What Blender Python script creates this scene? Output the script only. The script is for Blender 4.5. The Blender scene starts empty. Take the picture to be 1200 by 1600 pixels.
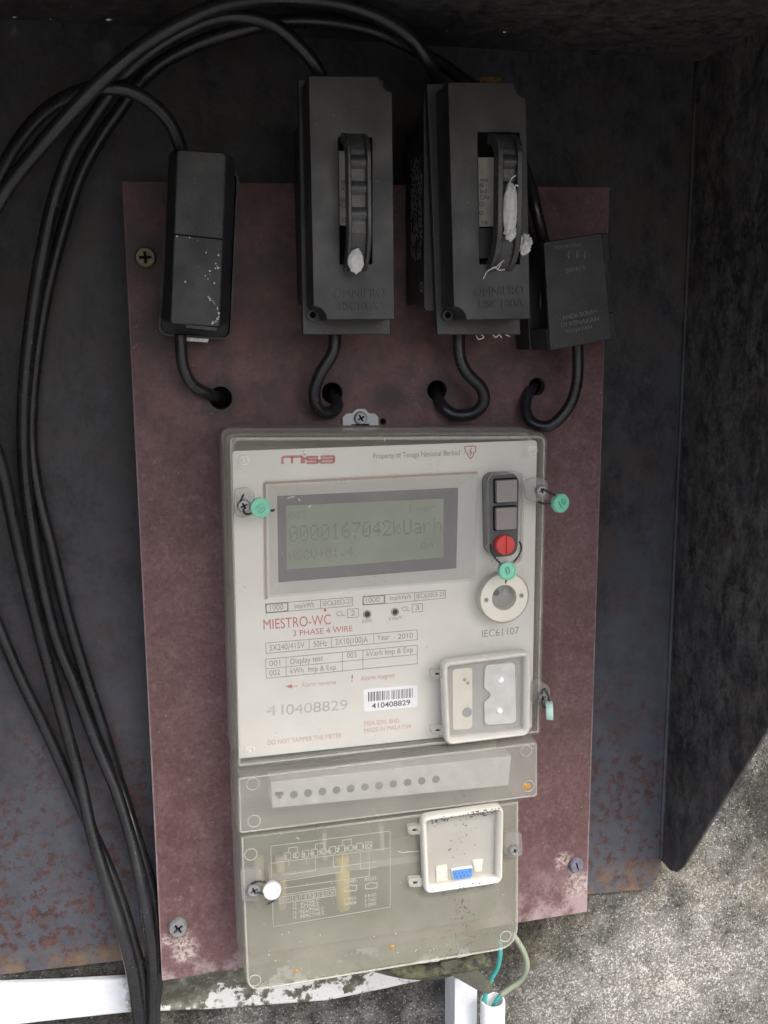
import bpy, bmesh, math, random
from mathutils import Vector, Matrix, noise
random.seed(4)
sc = bpy.context.scene
COL = sc.collection

# ------------------------------------------------------------------ camera
F_PX = 1500.0
BOARD_TOP = 1.60                     # height of the board's top edge above the ground
def rodrigues(r):
    t = math.sqrt(sum(a*a for a in r)); k = Vector(r)/t
    return Matrix.Rotation(t, 3, k)
ROT = rodrigues((0.177078, -0.233716, -0.030843))
CAM_B = Vector((0.010627, 0.078458, -0.505685))               # camera in board axes: x right, y down, z into the wall
def B2W(v): return Vector((v[0], v[2], BOARD_TOP - v[1]))
cam_data = bpy.data.cameras.new('camera')
cam = bpy.data.objects.new('camera', cam_data); COL.objects.link(cam)
right, down, fwd = [B2W(ROT[i]) - B2W((0,0,0)) for i in range(3)]
m = Matrix((right, -down, -fwd)).transposed().to_4x4(); m.translation = B2W(CAM_B)
cam.matrix_world = m
cam_data.sensor_fit = 'VERTICAL'; cam_data.sensor_height = 36.0; cam_data.lens = 36.0*F_PX/1600.0
cam_data.clip_start = 0.01; cam_data.clip_end = 500
sc.camera = cam
RT = ROT.transposed()
def ray(px, py): return RT @ Vector(((px-600)/F_PX, (py-800)/F_PX, 1.0))
def U(px, py, d=0.0):
    """Point on the plane d metres in front of the board."""
    r = ray(px, py); t = (-d - CAM_B.z)/r.z
    return B2W(CAM_B + r*t)
def on_x(px, py, x):
    r = ray(px, py); t = (x - CAM_B.x)/r.x
    return B2W(CAM_B + r*t)
def on_z(px, py, z):
    r = ray(px, py); t = ((BOARD_TOP - z) - CAM_B.y)/r.y
    return B2W(CAM_B + r*t)

# ------------------------------------------------------------------ sky, sun, exposure
SUN_EL, SUN_AZ = 52.0, 24.0          # azimuth: to the right of straight in front of the board
world = bpy.data.worlds.new('World'); sc.world = world; world.use_nodes = True
wn = world.node_tree; bg = wn.nodes['Background']
sky = wn.nodes.new('ShaderNodeTexSky'); sky.sky_type = 'NISHITA'; sky.sun_disc = False
sky.sun_elevation = math.radians(SUN_EL); sky.sun_rotation = math.radians(180 - SUN_AZ)
sky.air_density = 1.0; sky.dust_density = 4.5; sky.ozone_density = 1.0
wn.links.new(sky.outputs['Color'], bg.inputs['Color']); bg.inputs['Strength'].default_value = 0.13
sun_data = bpy.data.lights.new('sun', 'SUN'); sun_data.energy = 1.3; sun_data.angle = math.radians(25)
sun_data.color = (1.0, 0.97, 0.92)
sun = bpy.data.objects.new('sun', sun_data); COL.objects.link(sun)
e, a = math.radians(SUN_EL), math.radians(SUN_AZ)
to_sun = Vector((math.sin(a)*math.cos(e), -math.cos(a)*math.cos(e), math.sin(e)))
sun.rotation_euler = to_sun.to_track_quat('Z', 'Y').to_euler()
sc.view_settings.view_transform = 'Standard'; sc.view_settings.look = 'None'
sc.view_settings.exposure = 1.62; sc.view_settings.gamma = 1.0
sc.cycles.use_denoising = True
sc.cycles.max_bounces = 10; sc.cycles.diffuse_bounces = 5; sc.cycles.transparent_max_bounces = 24
sc.cycles.caustics_reflective = False; sc.cycles.caustics_refractive = False

# ------------------------------------------------------------------ materials
class NT:
    def __init__(s, name):
        s.m = bpy.data.materials.new(name); s.m.use_nodes = True; s.t = s.m.node_tree
        s.b = s.t.nodes['Principled BSDF']; s.out = s.t.nodes['Material Output']
        s.geo = None
    def n(s, k, **kw):
        x = s.t.nodes.new('ShaderNode'+k)
        for a_, v in kw.items(): setattr(x, a_, v)
        return x
    def l(s, a_, b_): s.t.links.new(a_, b_)
    def pos(s):
        if not s.geo: s.geo = s.n('NewGeometry')
        return s.geo.outputs['Position']
    def mapped(s, scale=(1,1,1), off=(0,0,0), rot=(0,0,0)):
        mp = s.n('Mapping'); mp.inputs['Scale'].default_value = scale; mp.inputs['Location'].default_value = off
        mp.inputs['Rotation'].default_value = rot
        s.l(s.pos(), mp.inputs['Vector']); return mp.outputs[0]
    def noise(s, scale, detail=4, rough=.6, vec=None, dist=0.0):
        x = s.n('TexNoise'); x.inputs['Scale'].default_value = scale; x.inputs['Detail'].default_value = detail
        x.inputs['Roughness'].default_value = rough; x.inputs['Distortion'].default_value = dist
        s.l(vec or s.pos(), x.inputs['Vector']); return x.outputs['Fac']
    def voro(s, scale, vec=None, out='Distance'):
        x = s.n('TexVoronoi'); x.inputs['Scale'].default_value = scale
        s.l(vec or s.pos(), x.inputs['Vector']); return x.outputs[out]
    def ramp(s, v, a_, b_, lo=0., hi=1.):
        x = s.n('MapRange'); x.clamp = True
        for i, q in zip(('From Min','From Max','To Min','To Max'), (a_, b_, lo, hi)): x.inputs[i].default_value = q
        s.l(v, x.inputs['Value']); return x.outputs[0]
    def math(s, op, a_, b_):
        x = s.n('Math', operation=op); x.use_clamp = False
        for i, q in enumerate((a_, b_)):
            if isinstance(q, (int, float)): x.inputs[i].default_value = q
            else: s.l(q, x.inputs[i])
        return x.outputs[0]
    def z(s):
        x = s.n('SeparateXYZ'); s.l(s.pos(), x.inputs[0]); return x.outputs
    def mix(s, f, a_, b_):
        x = s.n('Mix', data_type='RGBA')
        for i, q in zip((0, 6, 7), (f, a_, b_)):
            if isinstance(q, (int, float)): x.inputs[i].default_value = q
            elif isinstance(q, tuple): x.inputs[i].default_value = q + (1,) if len(q) == 3 else q
            else: s.l(q, x.inputs[i])
        return x.outputs[2]
    def base(s, c, rough=.5, spec=.5, metal=0.):
        if isinstance(c, tuple): s.b.inputs['Base Color'].default_value = c + (1,)
        else: s.l(c, s.b.inputs['Base Color'])
        if isinstance(rough, (int, float)): s.b.inputs['Roughness'].default_value = rough
        else: s.l(rough, s.b.inputs['Roughness'])
        s.b.inputs['Specular IOR Level'].default_value = spec; s.b.inputs['Metallic'].default_value = metal
        return s
    def bump(s, h, strength=.3, dist=.001):
        x = s.n('Bump'); x.inputs['Strength'].default_value = strength; x.inputs['Distance'].default_value = dist
        s.l(h, x.inputs['Height']); s.l(x.outputs[0], s.b.inputs['Normal']); return s
    def see_through(s, fac):
        """Aged clear plastic: part of the light passes straight through."""
        t = s.n('BsdfTransparent'); mx = s.n('MixShader')
        if isinstance(fac, (int, float)): mx.inputs[0].default_value = fac
        else: s.l(fac, mx.inputs[0])
        s.l(t.outputs[0], mx.inputs[1]); s.l(s.b.outputs[0], mx.inputs[2]); s.l(mx.outputs[0], s.out.inputs[0])
        return s

def simple(name, c, rough=.5, spec=.5, metal=0., var=.15, scale=120, bump=0.):
    k = NT(name); f = k.noise(scale, 5)
    dark = tuple(q*(1-var) for q in c); lite = tuple(min(1, q*(1+var)) for q in c)
    k.base(k.mix(k.ramp(f, .3, .7), dark, lite), rough, spec, metal)
    if bump: k.bump(k.noise(scale*4, 4), bump, .0006)
    return k.m

def dusty(name, c, dust=(.22,.21,.19), amount=.25, fleck=.0, rough=.5, fscale=900):
    """plastic with a film of dust and a few pale flecks"""
    k = NT(name)
    col = k.mix(k.math('MULTIPLY', k.ramp(k.noise(30, 6, .65), .42, .8), amount), c, dust)
    col = k.mix(k.math('MULTIPLY', k.ramp(k.noise(700, 3), .5, .85), amount), col, dust)
    if fleck:
        v = k.voro(fscale*.35); msk = k.math('MULTIPLY', k.ramp(v, .0, .10, 1, 0), k.ramp(k.noise(60, 3), .52, .57))
        col = k.mix(k.math('MULTIPLY', msk, fleck), col, (.6,.6,.58))
    k.base(col, k.ramp(k.noise(50, 4), .3, .7, rough-.1, rough+.15))
    k.bump(k.noise(1500, 3), .08, .0004)
    return k.m

def m_board():
    k = NT('reddish_brown_laminate')
    n1 = k.noise(9, 8, .68); n2 = k.noise(60, 7, .72); n3 = k.noise(420, 4, .7); S = k.z(); x, z = S[0], S[2]
    col = k.mix(k.ramp(n1, .38, .66), (.094,.045,.045), (.152,.081,.084))
    col = k.mix(k.math('MULTIPLY', k.ramp(n2, .44, .66), .48), col, (.225,.142,.142))
    col = k.mix(k.math('MULTIPLY', k.ramp(k.noise(190, 6, .75), .52, .66), .45), col, (.25,.17,.165))
    col = k.mix(k.math('MULTIPLY', k.ramp(n3, .46, .66), .5), col, (.05,.025,.025))
    # blotchy darkening over the upper part, weaker at the right; stained round cable entries
    dark_top = k.math('MULTIPLY', k.ramp(z, 1.43, 1.535), k.ramp(k.math('ADD', k.noise(20, 7, .7), k.ramp(x, .19, .25, .05, -.12)), .29, .52))
    col = k.mix(k.math('MULTIPLY', dark_top, .80), col, k.mix(k.ramp(n2, .40, .62), (.016,.010,.009), (.10,.045,.040)))
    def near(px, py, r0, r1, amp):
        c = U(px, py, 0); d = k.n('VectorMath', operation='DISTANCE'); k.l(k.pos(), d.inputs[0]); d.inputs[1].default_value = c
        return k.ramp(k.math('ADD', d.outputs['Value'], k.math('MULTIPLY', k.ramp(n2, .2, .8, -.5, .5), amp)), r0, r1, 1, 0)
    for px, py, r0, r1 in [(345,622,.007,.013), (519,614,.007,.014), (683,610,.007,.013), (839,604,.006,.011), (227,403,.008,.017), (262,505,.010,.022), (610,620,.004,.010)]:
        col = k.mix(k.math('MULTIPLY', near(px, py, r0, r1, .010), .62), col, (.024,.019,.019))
    crust = k.ramp(n3, .42, .58)
    for px, py, r0, r1 in [(290,1477,.004,.010), (283,1492,.002,.008), (262,1470,.002,.006), (880,1345,.002,.007), (908,1385,.004,.014), (897,1362,.002,.006)]:
        col = k.mix(k.math('MULTIPLY', k.math('MULTIPLY', near(px, py, r0, r1, .016), crust), .85), col, (.47,.40,.37))
    lime = k.math('MULTIPLY', k.ramp(z, 1.205, 1.170), k.ramp(k.math('ADD', k.math('ADD', k.noise(38, 7, .75), k.ramp(x, .05, .22, -.03, .04)), k.math('ADD', k.ramp(z, 1.19, 1.168, 0, .13), k.math('MULTIPLY', n3, .16))), .63, .74))
    col = k.mix(k.math('MULTIPLY', lime, .65), col, (.37,.30,.30))
    # pale worn edges
    xl = k.math('SUBTRACT', x, k.math('ADD', .001-1.5985*.00575, k.math('MULTIPLY', z, .00575)))
    xr = k.math('SUBTRACT', k.math('ADD', .2601-1.602*.0014, k.math('MULTIPLY', z, .0014)), x)
    ed = k.ramp(k.math('ADD', k.math('MINIMUM', xl, xr), k.math('MULTIPLY', k.ramp(n2, .3, .7, -.5, .5), .0012)), .0002, .0010, 1, 0)
    col = k.mix(k.math('MULTIPLY', ed, k.ramp(z, 1.55, 1.30, .15, .75)), col, (.36,.29,.29))
    v = k.voro(230); fl = k.math('MULTIPLY', k.ramp(v, .0, .095, 1, 0), k.ramp(k.noise(45, 3), .53, .58))
    col = k.mix(k.math('MULTIPLY', fl, .75), col, (.55,.5,.48))
    k.base(col, k.ramp(n2, .3, .7, .48, .7), .4).bump(k.noise(900, 4), .12, .0005)
    return k.m

def m_steel(name, low0, dark, worn, grey, rust, tint_amt=.85):
    """old black paint on sheet steel, worn to grey and rust, worst near the open bottom"""
    k = NT(name); z = k.z()[2]
    low = k.math('MULTIPLY', k.ramp(z, 1.46, 1.20), low0)
    n1 = k.noise(14, 8, .7); n2 = k.noise(85, 8, .72); n3 = k.noise(330, 5, .7)
    streak = k.noise(1, 8, .76, vec=k.mapped((105, 105, 62)))
    wear = k.math('ADD', k.math('ADD', k.math('MULTIPLY', streak, .55), k.math('MULTIPLY', n3, .2)), k.math('MULTIPLY', n1, .25))
    col = k.mix(k.ramp(wear, .44, .64), dark, worn)
    tint = k.mix(k.ramp(k.noise(19, 6, .68, vec=k.mapped(off=(5,2,1))), .40, .60), tuple(q*1.35 for q in (.034,.027,.023)), tuple(q*1.25 for q in (.033,.037,.047)))
    col = k.mix(k.math('MULTIPLY', k.ramp(k.noise(37, 8, .74, vec=k.mapped((1,1,.7))), .44, .58), tint_amt), col, tint)
    g = k.math('MULTIPLY', k.ramp(k.math('ADD', n1, k.math('MULTIPLY', low, .34)), .46, .74), k.ramp(low, .02, .6))
    col = k.mix(k.math('MULTIPLY', g, .85), col, k.mix(k.ramp(n2, .3, .7), tuple(q*.72 for q in grey), grey))
    big = k.ramp(k.math('ADD', k.math('ADD', k.math('MULTIPLY', k.noise(30, 5, .65), .6), k.math('MULTIPLY', k.noise(11, 3), .4)), k.math('MULTIPLY', low, .13)), .49, .62)
    pitn = k.math('ADD', k.math('MULTIPLY', k.noise(175, 9, .68), .75), k.math('MULTIPLY', k.noise(430, 4, .7), .25))
    pit = k.math('ADD', k.ramp(pitn, .50, .545), k.math('MULTIPLY', k.ramp(k.noise(60, 6, .7), .5, .62), .35))
    pit = k.math('MINIMUM', pit, 1.0)
    r1 = k.math('MULTIPLY', k.math('MULTIPLY', pit, big), k.math('ADD', k.math('MULTIPLY', low, .68), .22))
    rc = k.mix(k.ramp(k.noise(210, 5, .7), .36, .62), tuple(q*.42 for q in rust), tuple(q*1.15 for q in rust))
    col = k.mix(r1, col, rc)
    edge = k.math('MULTIPLY', k.ramp(z, 1.178, 1.166), k.ramp(k.noise(60, 7, .7), .40, .60))
    col = k.mix(k.math('MULTIPLY', edge, .8*low0), col, (.17,.115,.07))
    v = k.voro(160); fl = k.math('MULTIPLY', k.ramp(v, .0, .05, 1, 0), k.ramp(k.noise(40, 3), .6, .62))
    col = k.mix(k.math('MULTIPLY', fl, .6), col, (.4,.38,.35))
    k.base(col, k.ramp(wear, .35, .65, .42, .75), .4)
    h = k.math('ADD', k.math('MULTIPLY', n2, 1.0), k.math('MULTIPLY', n3, .5))
    k.bump(h, .35, .0014)
    return k.m

def m_concrete():
    k = NT('weathered_roughcast')
    big = k.noise(8, 7, .6); blot = k.noise(26, 6, .65); mid = k.noise(70, 6, .72); gr = k.math('ADD', k.math('MULTIPLY', k.noise(520, 4, .8), .55), k.math('MULTIPLY', k.noise(210, 5, .75), .45)); gr2 = k.noise(760, 3, .8, vec=k.mapped(off=(3.1,0,1.7))); S = k.z()
    tone = k.ramp(k.math('ADD', k.math('MULTIPLY', big, .55), k.math('MULTIPLY', blot, .45)), .32, .68, .25, .75)
    tone = k.math('ADD', tone, k.ramp(S[0], .12, .36, -.07, .01))  # darker tone to the left paints in the shade under the board
    col = k.mix(k.ramp(mid, .36, .64), (.048,.047,.043), (.175,.172,.158))
    col = k.mix(k.ramp(tone, .40, .58), k.mix(.68, col, (.042,.042,.036)), k.mix(.16, col, (.50,.49,.46)))
    col = k.mix(k.math('MULTIPLY', k.ramp(k.math('ADD', gr, k.math('MULTIPLY', tone, .35)), .575, .665, 1, 0), .95), col, (.024,.023,.020))
    col = k.mix(k.math('MULTIPLY', k.ramp(k.math('ADD', gr2, k.math('MULTIPLY', tone, .45)), .79, .885), .7), col, (.70,.68,.62))
    moss = k.math('MULTIPLY', k.ramp(k.noise(15, 5), .50, .66), k.ramp(gr, .4, .62))
    col = k.mix(k.math('MULTIPLY', moss, .55), col, (.19,.165,.09))
    k.base(col, .9, .25)
    k.bump(k.math('ADD', k.math('ADD', gr, k.math('MULTIPLY', gr2, .7)), k.math('MULTIPLY', mid, 1.2)), .85, .003)
    return k.m

def m_ledge():
    k = NT('peeling_white_paint_and_moss')
    s = k.z(); x = s[0]
    n = k.noise(40, 8, .72); n2 = k.noise(160, 6, .7)
    left = k.ramp(k.math('ADD', x, k.math('MULTIPLY', k.ramp(n, .3, .7, -.5, .5), .012)), -.025, -.021, 1, 0)
    moss = k.mix(k.ramp(n2, .35, .65), (.12,.12,.085), (.30,.295,.25))
    moss = k.mix(k.ramp(k.noise(70, 6), .42, .62), (.07,.07,.052), moss)
    low = k.ramp(s[2], 1.146, 1.126)
    chips = k.math('MULTIPLY', k.ramp(k.math('ADD', n, k.math('MULTIPLY', low, .10)), .575, .60), k.ramp(n2, .3, .45))
    moss = k.mix(chips, moss, (.66,.66,.63))
    moss = k.mix(k.math('MULTIPLY', k.ramp(k.noise(330, 5, .75), .56, .64), k.ramp(k.noise(50, 4), .45, .6)), moss, (.58,.58,.54))
    white = k.mix(k.ramp(k.noise(60, 5), .62, .8), (.75,.775,.80), (.42,.41,.37))
    k.base(k.mix(left, moss, white), .75, .3).bump(k.math('ADD', n, n2), .5, .0015)
    return k.m

def m_cover(name, c, fac0, fac1, green=0., rough=.30):
    """Aged clear plastic: part of the light passes, the rest meets a dusty, yellowed skin."""
    k = NT(name)
    n = k.noise(20, 5, .55)
    col = k.mix(k.ramp(n, .3, .7), tuple(q*.92 for q in c), c)
    v = k.voro(260); fl = k.math('MULTIPLY', k.ramp(v, .0, .11, 1, 0), k.ramp(k.noise(70, 3), .58, .62))
    spots = k.math('MULTIPLY', k.ramp(k.voro(600), .0, .22, 1, 0), k.ramp(k.noise(38, 4), .61, .67))
    fac = k.ramp(n, .3, .7, fac0, fac1)
    if green:
        lo = k.ramp(k.z()[2], 1.245, 1.180)
        al = k.math('MULTIPLY', lo, k.ramp(k.noise(55, 6, .75), .50, .72))
        col = k.mix(k.math('MULTIPLY', al, green), col, (.26,.265,.12))
        fac = k.math('MAXIMUM', fac, k.math('MULTIPLY', al, .65))
    col = k.mix(fl, col, (.8,.8,.78)); col = k.mix(spots, col, (.05,.045,.035))
    fac = k.math('MAXIMUM', fac, k.math('MULTIPLY', fl, .9)); fac = k.math('MAXIMUM', fac, k.math('MULTIPLY', spots, .8))
    lw = k.n('LayerWeight'); lw.inputs['Blend'].default_value = .5
    fac = k.math('MAXIMUM', fac, k.math('MULTIPLY', k.math('POWER', lw.outputs['Facing'], 3.0), .9))
    k.base(col, rough, .5).see_through(fac)
    return k.m

M = {}
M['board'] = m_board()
M['steel'] = m_steel('worn_black_painted_steel', 1., (.0105,.0118,.0145), (.066,.066,.071), (.088,.097,.118), (.085,.040,.035))
M['steel_side'] = m_steel('black_painted_side_steel', .22, (.020,.020,.0215), (.165,.158,.148), (.070,.070,.072), (.10,.06,.045), .45)
M['wall'] = m_concrete()
M['ledge'] = m_ledge()
M['ground'] = simple('paving', (.19,.185,.175), .9, .2)
M['black'] = dusty('black_moulded_plastic', (.0125,.013,.0148), (.085,.085,.09), .28, .35, .5)
M['black_fuse'] = dusty('matt_black_bakelite', (.0185,.0187,.021), (.085,.085,.09), .28, .4, .42)
M['handle'] = dusty('worn_black_handle', (.030,.030,.032), (.20,.20,.20), .45, .5, .36)
M['cable'] = dusty('black_cable_sheath', (.009,.0095,.0112), (.09,.09,.097), .22, .7, .30)
M['hole'] = simple('dark_recess', (.006,.006,.006), .8, .1)
M['base'] = simple('yellowed_case_plastic', (.36,.325,.275), .5, .4, var=.2, scale=30)
M['cover'] = m_cover('aged_clear_plastic', (.57,.55,.49), .045, .10, 0., .14)
M['tcover'] = m_cover('milky_terminal_cover', (.43,.425,.345), .23, .33, .6, .22)
M['strip'] = m_cover('milky_strip_cover', (.50,.49,.43), .21, .32, 0., .22)
M['door'] = m_cover('door_window_plastic', (.55,.54,.49), .07, .14)
M['face'] = simple('off_white_faceplate', (.68,.665,.61), .45, .4, var=.03, scale=14)
M['bezel'] = simple('pale_grey_bezel', (.56,.55,.51), .45, .4, var=.04, scale=30)
M['bezel_side_shade'] = simple('tan_bezel_shade', (.36,.29,.22), .6, .3, var=.1)
M['lcdframe'] = simple('dark_grey_lcd_frame', (.13,.125,.135), .4, .4, var=.08, scale=40)
M['lcd'] = simple('green_grey_lcd', (.215,.245,.190), .3, .5, var=.16, scale=22)
M['lcdink'] = simple('lcd_segments', (.165,.195,.145), .4, .3)
M['ink'] = simple('grey_print', (.30,.29,.28), .6, .3)
M['inkfaint'] = simple('faded_grey_print', (.48,.465,.43), .6, .3)
M['red'] = simple('faded_red_print', (.50,.19,.185), .6, .3)
M['redpale'] = simple('pale_red_print', (.57,.37,.34), .6, .3)
M['sticker'] = simple('white_sticker', (.85,.86,.88), .5, .4, var=.02)
M['barink'] = simple('black_print', (.10,.10,.10), .6, .3)
M['pad'] = simple('dark_grey_pad', (.085,.09,.09), .55, .4)
M['button'] = simple('taupe_button', (.24,.215,.20), .5, .4, var=.06)
M['redknob'] = simple('red_plastic', (.60,.055,.05), .4, .5, var=.06)
M['cream'] = simple('cream_ring', (.70,.67,.57), .45, .4, var=.05, scale=60)
M['greyglass'] = simple('grey_optical_window', (.30,.30,.28), .25, .5)
M['seal'] = simple('mint_green_seal', (.20,.56,.39), .42, .5, var=.08, scale=200)
M['sealdark'] = simple('shaded_mint_relief', (.10,.40,.27), .42, .5)
M['sealpale'] = simple('pale_mint_seal', (.42,.62,.55), .42, .5, var=.08, scale=200)
M['white_seal'] = simple('white_seal', (.60,.60,.61), .45, .5, var=.05)
M['wire'] = simple('blackened_wire', (.035,.032,.03), .5, .5, .4)
M['zinc'] = simple('dull_zinc', (.30,.31,.31), .45, .5, .5, var=.25, scale=400)
M['galv'] = simple('oxidised_galvanised_screw', (.21,.21,.22), .7, .4, .1, var=.3, scale=300, bump=.3)
M['bluescrew'] = simple('purple_grey_screw', (.15,.145,.19), .75, .3, 0, var=.3, scale=300, bump=.3)
M['brass'] = simple('dirty_brass_screw', (.13,.115,.075), .55, .5, .5, var=.3, scale=300, bump=.3)
M['boss'] = m_cover('clear_boss_plastic', (.74,.73,.69), .40, .50)
M['bead_hinge'] = m_cover('pale_bead_and_hinge_plastic', (.66,.645,.58), .26, .38)
M['lug'] = simple('zinc_plate', (.36,.38,.40), .42, .5, .4, var=.15, scale=90)
M['clear'] = m_cover('clear_lug_plastic', (.42,.41,.38), .18, .30)
M['rim'] = dusty('ivory_door_rim', (.66,.645,.58), (.40,.37,.29), .35, .0, .35)
M['gasket'] = simple('dark_teal_gasket', (.062,.085,.083), .5, .4)
M['terminal'] = simple('grey_white_terminal_block', (.55,.55,.52), .5, .4)
_k = NT('smoky_label_film'); _k.base((.075,.075,.075), .4, .4).see_through(.85); M['label'] = _k.m
M['whiteink'] = simple('white_print', (.72,.71,.66), .6, .3)
M['pvc'] = dusty('white_pvc', (.80,.81,.82), (.38,.36,.31), .30, .0, .35)
M['teal'] = simple('teal_wire_sheath', (.05,.36,.33), .4, .5, var=.2, scale=80)
M['tube'] = m_cover('cloudy_clear_tube', (.42,.42,.30), .55, .75)
M['mossy'] = NT('mossy_cable').m
_k = NT('mossy_sheath')
_k.base(_k.mix(_k.ramp(_k.noise(90, 6, .7), .46, .58), (.035,.036,.036), _k.mix(_k.noise(300, 4), (.075,.085,.04), (.18,.185,.10))), .8, .3).bump(_k.noise(400, 4), .4, .001)
M['mossy'] = _k.m
M['flap'] = dusty('algae_stained_flap', (.05,.052,.047), (.15,.16,.09), .8, .0, .6)
M['silk'] = simple('white_silk', (.66,.66,.65), .9, .1, var=.15, scale=700, bump=.6)
M['dustink'] = simple('pale_dust', (.58,.57,.53), .9, .1)
M['blue'] = simple('blue_connector', (.03,.22,.60), .45, .5)
M['olive'] = simple('yellowed_core', (.54,.40,.12), .6, .3)
M['dullrib'] = simple('dull_inner_rib', (.30,.295,.25), .6, .3)
M['dullcore'] = simple('dull_core', (.36,.32,.22), .6, .3)
M['paint'] = simple('spilt_white_paint', (.68,.69,.70), .8, .2, var=.2, scale=700)

# ------------------------------------------------------------------ object helpers
WL = {}
def mk(name, bm, mat, parent=None, smooth=False, bevel=0.0, seg=2):
    """One mesh object from a bmesh in world coordinates, its origin at its own centre."""
    bmesh.ops.recalc_face_normals(bm, faces=bm.faces[:])
    vs = [v.co for v in bm.verts]
    c = Vector([(min(v[i] for v in vs)+max(v[i] for v in vs))/2 for i in range(3)])
    bmesh.ops.translate(bm, verts=bm.verts[:], vec=-c)
    me = bpy.data.meshes.new(name); bm.to_mesh(me); bm.free()
    o = bpy.data.objects.new(name, me); COL.objects.link(o)
    me.materials.append(M[mat] if isinstance(mat, str) else mat)
    if smooth or bevel:
        for p in me.polygons: p.use_smooth = True
    WL[o.name] = c
    if parent: o.parent = parent; o.location = c - WL[parent.name]
    else: o.location = c
    if bevel:
        b = o.modifiers.new('bevel', 'BEVEL'); b.width = bevel; b.segments = seg; b.limit_method = 'ANGLE'
        b.angle_limit = math.radians(38); b.harden_normals = True
    return o
def empty(name, loc):
    o = bpy.data.objects.new(name, None); COL.objects.link(o); o.location = loc; o.empty_display_size = .02
    WL[o.name] = Vector(loc); return o
def tag(o, label, cat, group=None, kind=None):
    if label: o['label'] = label
    if cat: o['category'] = cat
    if group: o['group'] = group
    if kind: o['kind'] = kind
    return o
def struct(o): o['kind'] = 'structure'; return o

# 2-D outlines are lists of (x, z)
def P(pxs, d): return [(lambda u: (u.x, u.z))(U(x, y, d)) for x, y in pxs]
def rounded(pts, r, n=5):
    out = []; N = len(pts); rs = r if isinstance(r, (list, tuple)) else [r]*N
    for i in range(N):
        p0, p1, p2 = Vector(pts[i-1]), Vector(pts[i]), Vector(pts[(i+1) % N]); rr = rs[i]
        if rr <= 0: out.append(tuple(p1)); continue
        a_, b_ = (p0-p1).normalized(), (p2-p1).normalized()
        ang = a_.angle(b_); t = min(rr/math.tan(ang/2), (p0-p1).length*.48, (p2-p1).length*.48)
        s_, e_ = p1+a_*t, p1+b_*t
        for j in range(n+1):
            u = j/n; out.append(tuple((1-u)**2*s_ + 2*u*(1-u)*p1*.9 + 2*u*(1-u)*.1*(s_+e_)/2 + u*u*e_))
    return out
def inset(pts, k):
    """Move an outline inwards (k > 0) by k metres."""
    N = len(pts); area = sum(pts[i-1][0]*pts[i][1]-pts[i][0]*pts[i-1][1] for i in range(N))
    sg = 1 if area > 0 else -1; out = []
    for i in range(N):
        p0, p1, p2 = Vector(pts[i-1]), Vector(pts[i]), Vector(pts[(i+1) % N])
        a_, b_ = (p1-p0).normalized(), (p2-p1).normalized()
        n1, n2 = Vector((-a_.y, a_.x))*sg, Vector((-b_.y, b_.x))*sg
        nn = n1+n2; nn = nn/max(.3, nn.dot(n1)) if nn.length > 1e-6 else n1
        out.append(tuple(p1+nn*k))
    return out
def circle(c, r, n=28, sx=1., a0=0.): return [(c[0]+r*sx*math.cos(a0+2*math.pi*i/n), c[1]+r*math.sin(a0+2*math.pi*i/n)) for i in range(n)]
def loop(bm, pts, d): return [bm.verts.new((x, -d, z)) for x, z in pts]
def plate(bm, outer, d0, d1, holes=(), back=True):
    """An outline extruded from depth d0 to d1, holes cut right through."""
    loops = [outer]+list(holes)
    for d in ((d0, d1) if back else (d1,)):
        ed = []
        for lp in loops:
            vs = loop(bm, lp, d)
            ed += [bm.edges.new((vs[i-1], vs[i])) for i in range(len(vs))]
        if holes: bmesh.ops.triangle_fill(bm, use_beauty=True, use_dissolve=False, edges=ed)
        else: bm.faces.new(vs)
    for lp in loops:
        A, Bv = loop(bm, lp, d0), loop(bm, lp, d1)
        for i in range(len(A)): bm.faces.new((A[i-1], A[i], Bv[i], Bv[i-1]))
    bmesh.ops.remove_doubles(bm, verts=bm.verts[:], dist=1e-6)
    return bm
def loft(bm, rings, cap0=True, cap1=True):
    L = [loop(bm, p, d) for p, d in rings]
    for A, Bv in zip(L, L[1:]):
        for i in range(len(A)): bm.faces.new((A[i-1], A[i], Bv[i], Bv[i-1]))
    if cap0: bm.faces.new(L[0])
    if cap1: bm.faces.new(L[-1])
    return bm
def pl(outer, d0, d1, holes=()): return plate(bmesh.new(), outer, d0, d1, holes)
def smooth_path(pts, per=8):
    P_ = [Vector(p) for p in pts]; out = []
    for i in range(len(P_)-1):
        p0 = P_[i-1] if i else P_[0]*2-P_[1]; p1, p2 = P_[i], P_[i+1]
        p3 = P_[i+2] if i+2 < len(P_) else p2*2-p1
        for j in range(per):
            t = j/per
            out.append(.5*((2*p1)+(p2-p0)*t+(2*p0-5*p1+4*p2-p3)*t*t+(3*p1-p0-3*p2+p3)*t**3))
    out.append(P_[-1]); return out
def tube(bm, pts, r, n=12, caps=True, smoothed=True, per=8):
    C = smooth_path(pts, per) if smoothed else [Vector(p) for p in pts]
    t0 = (C[1]-C[0]).normalized(); up = t0.orthogonal().normalized(); rings = []
    for i, c in enumerate(C):
        t = (C[min(i+1, len(C)-1)]-C[max(i-1, 0)]).normalized()
        up = (up - t*up.dot(t)).normalized(); s = t.cross(up)
        rr = r(i/(len(C)-1)) if callable(r) else r
        rings.append([bm.verts.new(c+(up*math.cos(2*math.pi*k/n)+s*math.sin(2*math.pi*k/n))*rr) for k in range(n)])
    for A, Bv in zip(rings, rings[1:]):
        for k in range(n): bm.faces.new((A[k-1], A[k], Bv[k], Bv[k-1]))
    if caps: bm.faces.new(rings[0]); bm.faces.new(rings[-1])
    return bm
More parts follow.
